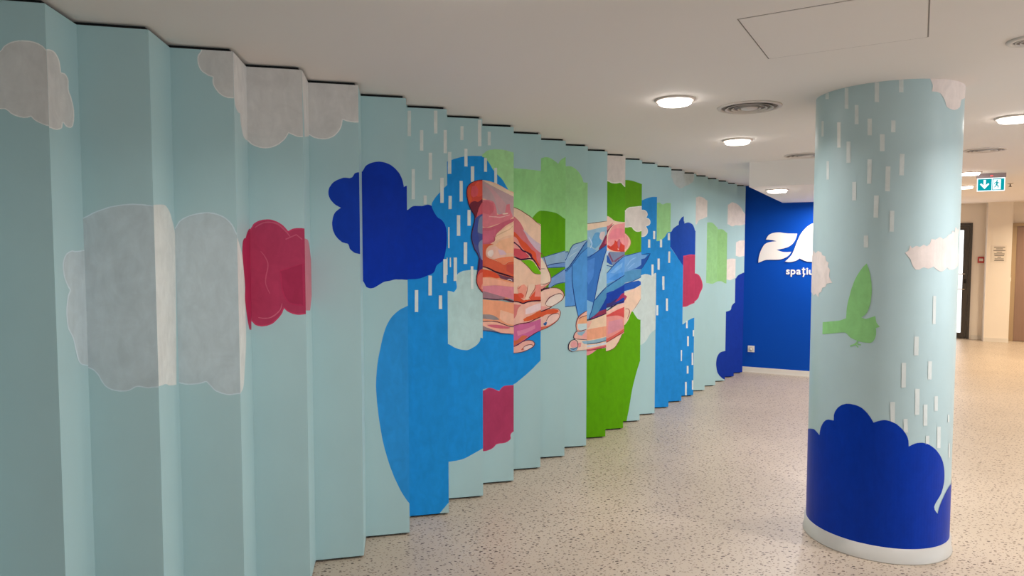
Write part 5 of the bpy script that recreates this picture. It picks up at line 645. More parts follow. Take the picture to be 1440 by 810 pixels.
  ('right_hand', (232, 193, 170), [0,1212,81,1213,105,1223,131,1233,156,1243,177,1251,191,1256,205,1262,219,1267,231,1272,241,1276,241,1158,239,1153,232,1145,226,1137,221,1128,215,1117,209,1107,202,1097,193,1085,182,1073,170,1060,158,1046,148,1032,140,1016,133,1000,127,983,121,966,113,952,104,939,94,926,82,914,0,907]),
  ('paper_shape', (36, 88, 176), [0,1284,176,1317,216,1324,238,1313,240,1286,177,1251,0,1210]),
  ('paper_shape', (30, 60, 132), [0,1286,84,1289,107,1297,132,1306,156,1315,178,1323,193,1330,210,1337,226,1345,240,1352,241,1352,241,1357,238,1355,223,1349,207,1342,191,1335,175,1329,154,1320,130,1311,105,1301,82,1292,0,1290]),
  ('right_hand', (163, 61, 98), [0,1190,84,1190,95,1184,103,1175,98,1167,92,1156,86,1147,80,1139,0,1138]),
  ('right_hand', (140, 58, 48), [89,1060,100,1062,111,1061,119,1055,125,1046,125,1033,123,1018,120,1008,116,996,111,984,107,974,111,973,116,983,121,994,126,1006,129,1017,132,1032,131,1047,124,1059,113,1066,100,1066,88,1064]),
  ('right_hand', (163, 115, 98), [241,1158,235,1149,227,1137,218,1124,209,1110,201,1098,192,1085,183,1073,174,1060,166,1049,159,1039,161,1038,168,1047,176,1058,186,1071,195,1083,204,1096,213,1108,222,1122,230,1135,238,1148,241,1153]),
  ('right_hand', (230, 189, 165), [0,1060,80,1057,89,1048,95,1036,99,1024,101,1011,101,999,100,985,99,970,96,956,94,945,90,935,85,925,79,916,0,910]),
 ],
 'F15': [
  ('pale_cloud', (196, 206, 203), [0,1364,88,1364,102,1369,117,1374,127,1375,139,1374,151,1372,161,1370,178,1364,191,1357,206,1349,214,1362,221,1373,228,1384,240,1385,241,1385,241,836,235,833,224,825,213,818,202,809,192,800,183,790,174,778,166,764,158,749,149,735,139,722,129,713,118,704,106,696,93,689,0,684]),
  ('blue_shape', (36, 134, 204), [0,2082,87,2082,98,2086,109,2091,121,2095,131,2100,142,2104,153,2107,165,2110,177,2113,190,2115,202,2116,215,2116,228,2116,241,2116,241,1385,228,1384,218,1376,211,1364,206,1353,197,1357,186,1362,173,1367,161,1370,150,1373,138,1374,127,1375,117,1374,102,1369,88,1364,0,1364]),
  ('white_cloud', (234, 222, 214), [0,1991,86,1991,101,1991,115,1989,126,1982,136,1973,143,1961,146,1947,143,1936,137,1924,132,1914,144,1913,157,1909,166,1900,173,1890,176,1871,173,1859,166,1848,155,1842,141,1836,129,1832,138,1821,146,1807,149,1796,150,1784,149,1773,143,1761,135,1751,126,1742,115,1736,101,1732,88,1732,0,1732]),
  ('white_cloud', (212, 201, 194), [0,1985,86,1984,100,1984,112,1983,122,1977,129,1969,136,1958,138,1947,136,1938,131,1927,126,1911,143,1906,153,1903,161,1896,166,1888,169,1871,166,1862,160,1853,151,1848,138,1842,122,1833,132,1817,139,1804,141,1795,143,1784,141,1775,137,1765,129,1755,121,1748,112,1742,100,1739,88,1739,0,1739]),
  ('rain', (210, 214, 210), [204,1789,205,1712,227,1712,226,1789]),
  ('rain', (210, 214, 210), [152,1708,153,1628,176,1628,175,1708]),
  ('rain', (210, 214, 210), [190,1467,192,1347,214,1346,213,1467]),
  ('rain', (216, 220, 218), [193,1465,194,1357,214,1357,213,1465]),
  ('paper_shape', (36, 80, 160), [0,1501,120,1526,165,1565,177,1573,141,1503,88,1424,0,1422]),
  ('paper_shape', (108, 156, 208), [0,1575,120,1558,144,1556,120,1526,0,1501]),
  ('paper_shape', (30, 60, 132), [87,1560,99,1562,114,1564,128,1566,140,1567,153,1568,166,1569,172,1572,167,1563,161,1549,153,1534,146,1519,138,1505,128,1489,118,1473,106,1456,96,1441,87,1428,90,1426,100,1439,111,1453,122,1470,134,1486,144,1502,152,1516,160,1531,167,1546,174,1560,179,1574,165,1575,153,1574,140,1573,127,1571,113,1569,98,1566,87,1564]),
 ],
 'F16': [
  ('blue_shape', (32, 132, 204), [0,1831,241,1832,241,12,0,12]),
  ('light_green_tree', (150, 200, 138), [0,2071,102,2077,114,2081,124,2076,136,2067,149,2062,159,2063,171,2068,183,2073,195,2076,207,2077,220,2076,233,2075,241,2074,241,1789,235,1788,220,1786,208,1780,200,1772,194,1761,188,1749,180,1739,172,1731,163,1723,153,1715,143,1709,134,1703,121,1699,106,1697,0,1696]),
  ('rain', (210, 214, 210), [126,1713,127,1633,151,1633,150,1713]),
  ('rain', (210, 214, 210), [211,1775,212,1705,235,1705,234,1775]),
  ('rain', (210, 214, 210), [219,1592,220,1478,241,1478,241,1592]),
  ('rain', (210, 214, 210), [103,1521,104,1412,128,1412,127,1521]),
  ('rain', (210, 214, 210), [156,1341,157,1252,181,1252,180,1341]),
  ('rain', (216, 220, 218), [106,1518,108,1409,128,1409,127,1518]),
  ('rain', (216, 220, 218), [158,1343,160,1205,181,1205,179,1343]),
  ('rain', (216, 220, 218), [200,1119,202,994,223,993,221,1118]),
  ('rain', (216, 220, 218), [95,1052,96,950,117,950,116,1052]),
 ],
 'F17': [
  ('pale_cloud', (183, 191, 191), [0,2373,0,2369,101,2354,106,2342,110,2329,115,2316,120,2303,126,2293,134,2283,145,2275,156,2267,166,2261,182,2251,199,2247,210,2249,222,2255,234,2260,241,2261,241,2430,0,2430]),
  ('navy_cloud', (20, 64, 156), [0,1791,100,1796,108,1808,114,1821,121,1829,131,1837,141,1845,151,1852,163,1859,175,1866,185,1870,183,1884,185,1900,190,1911,199,1923,208,1935,216,1945,229,1954,241,1959,241,1439,222,1464,189,1509,155,1557,123,1600,97,1633,0,1639]),
  ('blue_shape', (32, 132, 204), [0,1637,97,1630,123,1597,155,1555,189,1510,222,1466,241,1442,241,12,0,12]),
  ('rain', (216, 220, 218), [227,553,229,436,241,436,241,553]),
 ],
 'F18': [
  ('pale_cloud', (183, 191, 191), [207,2430,214,2422,216,2408,216,2393,214,2379,212,2366,207,2352,198,2341,188,2332,175,2324,161,2316,148,2309,136,2304,123,2300,111,2296,0,2293,0,2430]),
  ('navy_cloud', (20, 64, 156), [0,1933,0,1931,105,1917,108,1904,109,1893,122,1898,138,1904,154,1905,167,1903,180,1898,193,1892,204,1884,212,1874,218,1863,224,1850,228,1840,232,1824,241,1812,241,1463,0,1374]),
  ('crimson_cloud', (193, 62, 98), [0,1542,114,1546,130,1549,146,1553,162,1556,177,1558,190,1558,204,1558,217,1557,231,1556,241,1555,241,1027,231,1026,219,1022,206,1017,194,1013,182,1008,170,1002,158,997,147,992,134,990,120,989,106,988,0,987]),
  ('crimson_cloud', (175, 56, 89), [0,1532,104,1533,117,1537,132,1540,148,1544,163,1547,178,1548,190,1549,203,1548,217,1547,231,1546,241,1546,241,1037,229,1035,215,1031,202,1026,189,1021,177,1016,165,1010,154,1005,144,1001,132,999,119,998,106,997,0,997]),
  ('blue_shape', (32, 132, 204), [0,794,109,799,119,806,130,814,140,822,151,830,162,836,177,844,192,851,209,858,226,864,241,869,241,12,0,12]),
  ('rain', (216, 220, 218), [143,836,144,755,163,755,162,836]),
  ('rain', (216, 220, 218), [225,732,226,662,241,662,241,732]),
  ('rain', (216, 220, 218), [158,666,160,557,181,557,179,665]),
  ('rain', (216, 220, 218), [216,483,218,348,237,348,234,482]),
  ('rain', (216, 220, 218), [159,340,160,255,181,254,180,339]),
  ('rain', (216, 220, 218), [141,164,143,14,164,13,161,163]),
  ('rain', (216, 220, 218), [223,177,225,74,241,73,241,176]),
 ],
 'F19': [
  ('pale_cloud', (214, 202, 196), [0,2193,110,2197,123,2203,136,2206,149,2205,163,2203,176,2199,189,2194,203,2186,215,2175,229,2167,241,2164,241,1980,225,1975,209,1968,193,1961,180,1957,165,1953,152,1948,140,1942,131,1931,124,1917,118,1904,112,1895,0,1894]),
  ('crimson_cloud', (193, 62, 98), [0,1348,112,1344,126,1339,139,1332,151,1324,159,1313,168,1301,175,1287,182,1273,187,1259,192,1245,195,1230,198,1216,198,1201,197,1186,193,1172,186,1156,178,1141,169,1127,163,1114,159,1102,156,1090,152,1078,146,1066,137,1055,127,1045,115,1035,102,1027,0,1025]),
  ('crimson_cloud', (175, 56, 89), [0,1338,108,1335,122,1330,133,1324,143,1317,151,1308,158,1297,166,1283,172,1270,177,1256,181,1243,185,1229,187,1215,188,1201,187,1188,183,1175,176,1161,168,1146,160,1132,153,1118,149,1105,145,1092,142,1081,137,1071,129,1062,119,1052,108,1043,0,1037]),
 ],
 'F20': [
  ('light_green_tree', (148, 196, 136), [0,1927,114,1928,131,1929,148,1929,163,1927,179,1919,193,1908,205,1897,216,1887,226,1877,238,1870,241,1869,241,1235,236,1234,224,1229,211,1222,199,1216,185,1213,170,1213,153,1215,136,1219,118,1222,0,1225]),
 ],
 'F21': [
  ('light_green_tree', (144, 192, 128), [0,1857,126,1858,143,1859,159,1859,175,1857,188,1851,199,1843,210,1834,222,1825,234,1817,241,1813,241,1201,226,1203,211,1209,197,1217,183,1225,168,1230,145,1230,117,1228,0,1227]),
  ('navy_cloud', (14, 47, 142), [241,376,225,374,206,371,189,367,174,361,163,353,153,343,145,331,138,319,132,306,127,291,123,274,121,255,119,237,119,219,121,198,124,176,128,153,134,132,140,113,149,99,159,85,171,71,183,60,195,49,207,40,220,33,234,26,241,24]),
 ],
 'F22': [
  ('pale_cloud', (220, 207, 200), [0,2165,132,2174,146,2185,159,2195,172,2201,187,2202,202,2198,217,2194,232,2190,241,2188,241,1917,232,1916,214,1911,196,1904,178,1903,161,1909,145,1920,128,1928,0,1930]),
  ('pale_cloud', (220, 207, 200), [0,1490,122,1491,140,1495,158,1499,176,1501,191,1501,208,1500,224,1499,241,1498,241,1257,240,1256,225,1252,209,1246,194,1239,180,1234,167,1230,152,1231,137,1236,121,1240,0,1240]),
  ('navy_cloud', (14, 47, 142), [0,835,129,837,149,842,168,848,183,857,190,872,192,890,197,908,206,919,216,930,228,940,241,947,241,12,0,12]),
 ],
 'F23': [
  ('pale_cloud', (220, 207, 200), [0,2203,120,2200,136,2191,151,2179,165,2167,178,2154,190,2140,200,2125,209,2110,219,2095,231,2081,241,2075,241,1940,234,1940,217,1936,200,1930,183,1925,167,1924,148,1924,130,1925,0,1925]),
  ('pale_cloud', (220, 207, 200), [0,1705,128,1711,144,1721,161,1729,178,1731,196,1733,215,1733,233,1733,241,1733,241,1531,232,1531,215,1528,198,1524,181,1520,166,1519,148,1524,131,1532,0,1540]),
  ('navy_cloud', (14, 47, 142), [0,1228,125,1243,134,1259,145,1274,158,1283,175,1292,191,1299,206,1305,226,1314,241,1317,241,12,0,12]),
 ],
 'R0': [
  ('painted_cloud', (222, 220, 217), [0,2278,9,2281,21,2284,31,2285,38,2286,45,2286,51,2285,56,2284,62,2282,67,2279,72,2276,77,2272,81,2268,84,2264,87,2257,89,2249,91,2240,92,2232,93,2225,100,2226,108,2227,116,2228,123,2227,128,2225,133,2223,137,2220,141,2217,143,2213,145,2207,144,2199,144,2190,143,2182,144,2175,146,2171,149,2166,153,2162,157,2158,160,2154,163,2148,166,2142,170,2136,173,2129,175,2123,176,2117,178,2110,178,2103,178,2096,178,2090,176,2082,175,2074,172,2066,169,2059,166,2053,162,2049,155,2045,148,2042,141,2041,133,2040,125,2040,118,2040,112,2042,107,2045,102,2047,97,2050,94,2053,87,2031,81,2028,74,2025,67,2022,59,2020,51,2018,42,2017,33,2016,23,2016,14,2017,7,2017,0,2017]),
  ('painted_cloud', (201, 199, 196), [0,2275,9,2277,19,2279,28,2281,34,2281,40,2281,46,2280,51,2279,55,2278,60,2275,65,2272,70,2269,74,2265,77,2261,79,2254,81,2246,83,2238,84,2230,86,2222,97,2222,105,2223,112,2223,117,2223,121,2221,126,2219,130,2217,133,2213,135,2210,136,2204,136,2197,135,2189,135,2180,136,2173,138,2168,141,2163,145,2159,149,2155,152,2151,155,2145,158,2139,161,2133,164,2127,166,2121,168,2114,169,2108,170,2101,170,2095,169,2088,168,2081,166,2073,164,2065,161,2058,159,2053,155,2050,150,2047,146,2045,143,2045,135,2044,128,2044,123,2045,118,2046,113,2048,109,2051,104,2054,86,2052,80,2030,78,2031,71,2028,64,2026,57,2023,51,2022,44,2021,35,2021,26,2020,17,2021,11,2021,4,2021,0,2022]),
  ('painted_cloud', (196, 211, 217), [219,1603,207,1602,182,1600,162,1599,154,1599,145,1599,137,1600,128,1601,120,1600,112,1598,102,1596,93,1593,85,1590,79,1586,73,1581,67,1575,63,1568,59,1561,57,1554,56,1545,56,1536,58,1525,60,1515,63,1506,68,1498,73,1489,80,1480,86,1473,91,1467,96,1463,100,1459,98,1455,95,1451,90,1447,86,1442,83,1437,80,1429,77,1419,74,1409,71,1398,70,1387,69,1376,70,1364,71,1351,73,1339,76,1328,80,1320,87,1312,95,1303,102,1295,108,1286,113,1277,117,1268,120,1258,123,1249,126,1240,129,1231,133,1222,136,1213,140,1205,144,1198,148,1193,152,1189,157,1185,163,1181,170,1178,187,1173,210,1167,219,1165]),
  ('painted_cloud', (178, 192, 196), [219,1599,208,1598,183,1596,163,1595,153,1595,143,1595,135,1596,128,1597,122,1596,115,1595,106,1593,98,1590,91,1587,85,1584,80,1579,75,1573,70,1567,67,1560,65,1554,64,1545,64,1536,66,1526,68,1516,71,1507,75,1499,81,1490,87,1482,93,1474,98,1469,103,1465,108,1459,106,1454,102,1449,98,1445,94,1440,91,1436,88,1428,85,1418,82,1408,79,1397,78,1387,77,1375,78,1363,79,1351,80,1339,84,1329,88,1321,94,1313,102,1304,110,1296,116,1287,121,1277,125,1267,128,1258,131,1249,134,1239,138,1231,141,1222,145,1213,148,1205,152,1198,155,1194,159,1190,163,1186,168,1183,173,1181,189,1176,211,1171,219,1169]),
 ],
 'R1': [
  ('painted_cloud', (207, 210, 206), [0,1774,38,1778,77,1781,108,1782,122,1781,134,1778,144,1774,154,1770,162,1765,170,1760,177,1754,183,1748,188,1742,192,1735,200,1724,210,1711,219,1696,226,1681,229,1666,227,1574,221,1447,214,1304,205,1164,198,1044,182,1046,165,1048,146,1051,129,1054,115,1057,102,1061,89,1067,76,1070,64,1072,51,1072,37,1073,22,1074,8,1075,0,1077]),
 ],
 'R2': [
  ('painted_cloud', (207, 210, 206), [0,1654,8,1651,18,1644,28,1637,36,1630,44,1623,58,1611,74,1596,90,1579,104,1562,114,1545,120,1527,121,1508,121,1489,119,1470,119,1451,120,1408,123,1355,124,1297,125,1242,123,1197,119,1171,111,1145,102,1120,93,1097,85,1076,80,1060,75,1044,69,1028,62,1014,52,1003,41,998,26,993,8,990,0,989]),
  ('painted_patch', (168, 43, 80), [237,1700,224,1700,215,1695,204,1689,193,1683,183,1677,175,1672,167,1666,160,1660,155,1655,129,1655,118,1650,108,1645,101,1639,97,1631,93,1621,90,1610,88,1598,88,1587,89,1574,93,1560,98,1544,103,1529,107,1514,111,1499,116,1483,121,1468,125,1453,127,1440,126,1429,124,1419,120,1409,118,1398,118,1388,121,1375,125,1362,131,1348,138,1334,143,1322,147,1313,152,1304,157,1295,162,1286,166,1277,171,1270,176,1262,182,1255,187,1248,191,1242,229,1236,237,1328]),
  ('painted_cloud', (208, 206, 203), [0,2268,5,2238,7,2232,9,2225,12,2219,17,2213,22,2208,30,2204,39,2200,50,2197,61,2194,70,2192,99,2195,100,2188,101,2180,102,2171,105,2162,108,2154,114,2145,121,2135,129,2125,138,2116,148,2109,154,2106,163,2102,173,2100,185,2098,200,2097,218,2098,237,2099,237,2430,0,2430]),
 ],
 'R3': [
  ('painted_patch', (192, 112, 127), [0,1657,19,1657,65,1655,106,1653,133,1649,156,1638,175,1624,191,1607,206,1590,220,1573,236,1557,237,1556,237,1373,232,1366,215,1349,197,1332,179,1318,164,1306,0,1320]),
  ('painted_cloud', (208, 206, 203), [0,2364,60,2135,94,2141,137,2149,184,2158,232,2166,237,2167,237,2430,0,2430]),
 ],
 'W': [
  ('logo', (233, 221, 214), [292,1444,292,1458,292,1475,294,1492,295,1504,297,1518,300,1532,303,1547,306,1560,311,1574,315,1588,320,1602,326,1616,332,1629,338,1641,345,1654,352,1666,360,1676,369,1686,381,1694,394,1701,408,1706,422,1710,437,1713,455,1716,474,1718,492,1720,507,1721,496,1725,482,1729,467,1733,453,1736,439,1738,424,1740,408,1742,393,1743,380,1744,385,1757,392,1772,400,1786,409,1799,421,1808,434,1815,448,1822,462,1826,476,1829,490,1832,505,1834,521,1834,536,1834,552,1833,569,1830,586,1827,603,1823,620,1821,645,1819,672,1818,701,1817,728,1816,751,1815,749,1801,745,1785,741,1767,736,1751,730,1736,723,1722,715,1708,706,1695,697,1685,688,1676,677,1666,666,1658,655,1651,643,1645,631,1640,618,1636,606,1632,593,1628,577,1625,559,1621,540,1617,523,1614,509,1612,522,1606,539,1599,557,1593,576,1587,594,1584,612,1582,633,1582,652,1583,671,1584,686,1586,680,1575,674,1563,666,1550,657,1539,645,1528,631,1518,616,1511,605,1505,593,1500,580,1495,567,1491,553,1488,538,1486,521,1485,504,1484,486,1484,469,1484,451,1484,433,1484,415,1483,398,1483,383,1481,369,1477,355,1472,342,1466,330,1460,317,1455,303,1449]),
  ('logo', (233, 221, 214), [615,1462,624,1471,636,1482,647,1493,658,1505,667,1515,675,1526,684,1537,692,1549,699,1561,705,1575,711,1591,717,1607,723,1623,728,1639,734,1657,739,1674,745,1693,751,1711,757,1728,764,1746,771,1764,779,1782,787,1800,796,1817,807,1833,819,1850,831,1866,844,1880,856,1893,868,1904,881,1914,894,1923,907,1932,921,1939,936,1945,951,1951,967,1955,982,1958,996,1957,1010,1953,1024,1946,1038,1937,1049,1925,1057,1912,1065,1891,1071,1866,1076,1838,1079,1809,1080,1781,1079,1751,1075,1719,1070,1687,1065,1656,1064,1628,1065,1605,1069,1581,1074,1558,1080,1536,1086,1518,1093,1506,1101,1494,1110,1483,1120,1474,1127,1466,1108,1465,1085,1465,1059,1464,1033,1463,1007,1463,982,1462,956,1462,930,1461,906,1461,886,1462,873,1464,860,1468,847,1473,834,1478,822,1484,809,1491,797,1498,788,1504,779,1496,767,1487,755,1479,742,1472,729,1467,714,1463,698,1459,683,1456,670,1455,655,1455,640,1457,626,1460]),
 ],
}

# ---------------------------------------------------------------- room shell
RIDGE = [(-1.5704, 2.3423), (-1.367, 2.6157), (-1.1654, 2.8998), (-0.9667, 3.1908), (-0.7734, 3.4813), (-0.5777, 3.7741), (-0.3838, 4.0651), (-0.1877, 4.3551), (0.0113, 4.6463), (0.2082, 4.9362), (0.4068, 5.2199), (0.6048, 5.4955), (0.7995, 5.7709), (0.996, 6.0479), (1.1961, 6.3266), (1.395, 6.6047), (1.5934, 6.8829), (1.795, 7.1612), (1.9943, 7.4419), (2.1988, 7.7233), (2.4047, 8.0058), (2.6071, 8.2907), (2.8071, 8.575), (3.0121, 8.8571)]
DW = Vector((0.574242, 0.818686))            # direction of the pleated wall
NW = Vector((-DW.y, DW.x))           # into the wall
STEP, BACK, DEPTH = 0.3475, 0.1810, 0.1591
ridge = [Vector(r) for r in RIDGE]
valley = [r - DW * BACK + NW * DEPTH for r in ridge]
valley.append(ridge[-1] + DW * (STEP - BACK) + NW * DEPTH)

BW_A = Vector((2.95, 9.028)); BD = Vector((math.cos(math.radians(27)), -math.sin(math.radians(27)))); BN = Vector((-BD.y, BD.x))
BW_B = BW_A + BD * 1.78
WALL_A = Vector((8.30, 12.34))
HALL_L = BW_B + E1 * ((WALL_A - BW_B).dot(E1))       # where the hall's side wall meets its end wall
HALL_R = WALL_A + E2 * 3.2
NEAR_R = HALL_R - E1 * 17.5
W0 = ridge[0] + NW * (DEPTH + 0.03) - DW * 5.2        # wall behind the pleats, behind the camera
W1 = valley[-1] + NW * 0.03 + DW * 0.25

bm = bmesh.new()
vs = [bm.verts.new((x, y, 0)) for x, y in ((-9, -8), (16, -8), (16, 15), (-9, 15))]
bm.faces.new(vs)
struct(link('floor', bm, M['floor']))
struct(link('ceiling', box(-9, 16, -8, 15, ROOM_H, ROOM_H + 0.1), M['ceiling']))
struct(link('wall_left', slab(W0, W1, NW, 0.15, 0, ROOM_H), M['sky']))
struct(link('wall_back', prism([BW_A - BD * 0.6, BW_B, BW_B + E1 * 0.15, BW_A - BD * 0.6 + BN * 0.15], 0, ROOM_H), M['blue']))
struct(link('wall_passage', slab(BW_B + E1 * 0.15, HALL_L, -E2, 0.15, 0, ROOM_H), M['white_wall']))
struct(link('wall_far', slab(HALL_L - E2 * 0.15, HALL_R, E1, 0.15, 0, ROOM_H), M['white_wall']))
struct(link('wall_right', slab(HALL_R, NEAR_R, E2, 0.15, 0, ROOM_H), M['white_wall']))
struct(link('wall_front', slab(NEAR_R, NEAR_R - E2 * 15, -E1, 0.15, 0, ROOM_H), M['white_wall']))
# pier standing out of the far wall between the two doors
PIER = Vector((8.33, 12.0)); PR = 0.36
PB = 0.34
struct(link('wall_pier', prism([PIER, PIER + E2 * PR, PIER + E2 * PR + E1 * PB, PIER + E1 * PB], 0, ROOM_H), M['white_wall']))
# dropped soffit in front of the blue wall
S0 = Vector((2.270, 6.581)); SL = 1.55
sd = (BW_A - S0).dot(BN) / E1.dot(BN); sd2 = (BW_A - (S0 + E2 * SL)).dot(BN) / E1.dot(BN)
struct(link('ceiling_soffit', prism([S0, S0 + E2 * SL, S0 + E2 * SL + E1 * sd2, S0 + E1 * sd], SOFFIT_Z, ROOM_H), M['ceiling']))

# unseen windows added for fill light: behind the camera and along the right wall
def window(name, P, along, inward, w, z0, z1, n, label):
    root = bpy.data.objects.new(name, None); COL.objects.link(root); root.location = (P.x, P.y, 0)
    struct(root, label, 'window')
    f = bmesh.new()
    def bar(a0, a1, h0, h1):
        prism([along * a0 + inward * 0.001, along * a1 + inward * 0.001, along * a1 + inward * 0.05, along * a0 + inward * 0.05], h0, h1, f)
    for k in range(n + 1): bar(k * w / n - 0.03, k * w / n + 0.03, z0, z1)
    bar(-0.03, w + 0.03, z0 - 0.05, z0); bar(-0.03, w + 0.03, z1, z1 + 0.05)
    link('added_window_frame', f, M['white_plastic'], root)
    for k in range(n):
        g = prism([along * (k * w / n + 0.03) + inward * 0.01, along * ((k + 1) * w / n - 0.03) + inward * 0.01, along * ((k + 1) * w / n - 0.03) + inward * 0.016, along * (k * w / n + 0.03) + inward * 0.016], z0, z1)
        link('added_window_pane', g, M['fill_glow'], root)
window('added_window_1', NEAR_R - E2 * 3.6, E2, E1, 1.6, 0.9, 2.1, 2, 'added window behind the camera, glowing as fill light')
window('added_window_2', NEAR_R + E1 * 4.0, E1, -E2, 5.4, 0.9, 2.2, 5, 'row of added windows in the right wall, outside the picture, glowing as fill light')

def skirt(name, A, B, n, h=0.07, t=0.014, mat='skirting'):
    A, B, n = Vector(A), Vector(B), Vector(n)
    bm = slab(A, B, n, t, 0.0, h)
    slab(A, B, n, t + 0.006, 0.0, 0.012, bm)
    return struct(link(name, bm, M[mat]))
skirt('baseboard_back', BW_A - BD * 0.1, BW_B, -BN)
skirt('baseboard_far', HALL_L, WALL_A - E2 * 1.12, -E1)
skirt('baseboard_far', WALL_A + E2 * 0.03, WALL_A + E2 * 0.21, -E1)
skirt('baseboard_pier', PIER, PIER + E2 * PR, -E1)
skirt('baseboard_passage', BW_B + E1 * 0.02, HALL_L, E2)

# ---------------------------------------------------------------- pleated mural wall
pleats = thing('pleated_wall', 'long zigzag wall of upright pale blue panels painted with clouds, rain and two hands folding paper', 'wall panelling', (ridge[0].x, ridge[0].y, 0))
def rel(o, root=None):
    """keep world placement under a thing that is not turned"""
    o.location = -Vector(root.location) if root else (0, 0, 0)
    return o

MOTIF_LABEL = {
    'painted_cloud': 'painted_cloud', 'painted_patch': 'painted_cloud', 'navy_cloud': 'painted_cloud', 'crimson_cloud': 'painted_cloud',
    'pale_cloud': 'painted_cloud', 'white_cloud': 'painted_cloud', 'blue_shape': 'painted_hill', 'teal_corner': 'painted_sky',
    'sky_patch': 'painted_sky', 'light_green_tree': 'painted_tree', 'green_tree': 'painted_tree', 'green_gap': 'painted_tree',
    'rain': 'painted_rain', 'left_hand': 'painted_hand', 'right_hand': 'painted_hand', 'paper_shape': 'painted_paper',
    'cloud': 'painted_cloud', 'bird': 'painted_bird', 'logo': 'letter'}
TEXT = {'painted_patch': 'crimson painted cloud', 'painted_cloud': 'off-white painted cloud', 'navy_cloud': 'navy blue painted cloud',
    'crimson_cloud': 'crimson painted cloud', 'pale_cloud': 'pale painted cloud', 'white_cloud': 'off-white painted cloud',
    'blue_shape': 'mid-blue painted shape', 'light_green_tree': 'light green painted treetop', 'green_tree': 'bright green painted treetop',
    'green_gap': 'green showing between thumb and finger', 'rain': 'short white painted rain strokes', 'left_hand': 'painted left hand in pink, orange and red',
    'right_hand': 'painted right hand in peach and pink', 'paper_shape': 'folded blue paper shape, painted', 'teal_corner': 'pale blue painted ground',
    'sky_patch': 'pale blue painted ground', 'cloud': 'off-white painted cloud', 'bird': 'green painted bird with one raised wing'}

def paint_mesh(tris_of, shapes, mat, parent, name, mot):
    """one mesh of flat painted patches; each later patch lies a hair above the earlier ones"""
    verts = []; faces = []; cols = []
    for layer, col, pts in shapes:
        c = tint(col, PK)
        for tri in tris_of(pts, layer):
            base = len(verts); verts += tri; faces.append(tuple(range(base, base + len(tri)))); cols += [(*c, 1.0)] * len(tri)
    if not faces: return
    me = bpy.data.meshes.new(name); me.from_pydata(verts, [], faces)
    ca = me.color_attributes.new('paint', 'FLOAT_COLOR', 'CORNER')
    flat = [x for c in cols for x in c]
    ca.data.foreach_set('color', flat)
    me.materials.append(mat)
    o = bpy.data.objects.new(name, me); COL.objects.link(o); o.parent = parent
    if mot in TEXT: o['label'] = TEXT[mot]
    return o

def make_panel(key, A, B):
    """board standing on plan line A-B, 14 mm thick towards the wall, mitred at the folds"""
    u = (B - A).normalized(); W = (B - A).length
    n = Vector((u.y, -u.x))                     # room side
    if n.dot(NW) > 0: n = -n
    k = NW * 0.020
    eps = u * 0.0
    bm = prism([A + eps, B - eps, B + k, A + k], 0.012, PANEL_TOP)
    p = link('panel', bm, M['sky'], pleats); rel(p, pleats)
    items = PAINT.get(key, [])
    groups = {}
    for i, (mot, col, s) in enumerate(items): groups.setdefault(mot, []).append((i + 1, col, parse(s)))
    for mot, shapes in groups.items():
        def tris(pts, layer):
            out = []
            off = n * (0.00012 * layer + 0.0002)
            P3 = [(A.x + u.x * a + off.x, A.y + u.y * a + off.y, z) for a, z in pts]
            for t in tess(pts):
                q = [P3[i] for i in t]
                # face the room
                e, f = Vector(q[1]) - Vector(q[0]), Vector(q[2]) - Vector(q[0])
                if e.cross(f).dot(Vector((n.x, n.y, 0))) < 0: q = q[::-1]
                out.append(q)
            return out
        paint_mesh(tris, shapes, M['mural'], p, MOTIF_LABEL[mot], mot)
    return p
NR = len(ridge)
# pleats that run on past the left edge of the picture
for j in (2, 1):
    a = ridge[0] - DW * STEP * j; v0 = a - DW * BACK + NW * DEPTH; v1 = a + DW * (STEP - BACK) + NW * DEPTH
    make_panel('', v0, a); make_panel('', a, v1)
for i in range(NR):
    make_panel('F%d' % i, valley[i], ridge[i])
    make_panel('R%d' % i, ridge[i], valley[i + 1])
# dark gaps above and below the panels
path = []
for i in range(NR): path += [valley[i], ridge[i]]
path.append(valley[NR])
path = [ridge[0] - DW * (STEP * 2 + BACK) + NW * DEPTH, ridge[0] - DW * STEP * 2, ridge[0] - DW * (STEP + BACK) + NW * DEPTH, ridge[0] - DW * STEP] + path
for z0, z1, nm in ((PANEL_TOP, ROOM_H - 0.0005, 'shadow_gap_strip'), (0.001, 0.012, 'plinth_strip')):
    bm = bmesh.new()
    f = [p + NW * 0.026 for p in path]; b = [p + NW * 0.040 for p in path]
    n = len(path)
    rows = [[bm.verts.new((p.x, p.y, z)) for p in line] for line, z in ((f, z0), (f, z1), (b, z1), (b, z0))]
    for i in range(n - 1):
        for a in range(4):
            r0, r1 = rows[a], rows[(a + 1) % 4]
            bm.faces.new((r0[i], r0[i + 1], r1[i + 1], r1[i]))
    bm.faces.new([r[0] for r in rows]); bm.faces.new([r[-1] for r in rows][::-1])
    o = link(nm, bm, M['gap'], pleats); rel(o, pleats); o['label'] = 'black recessed strip'

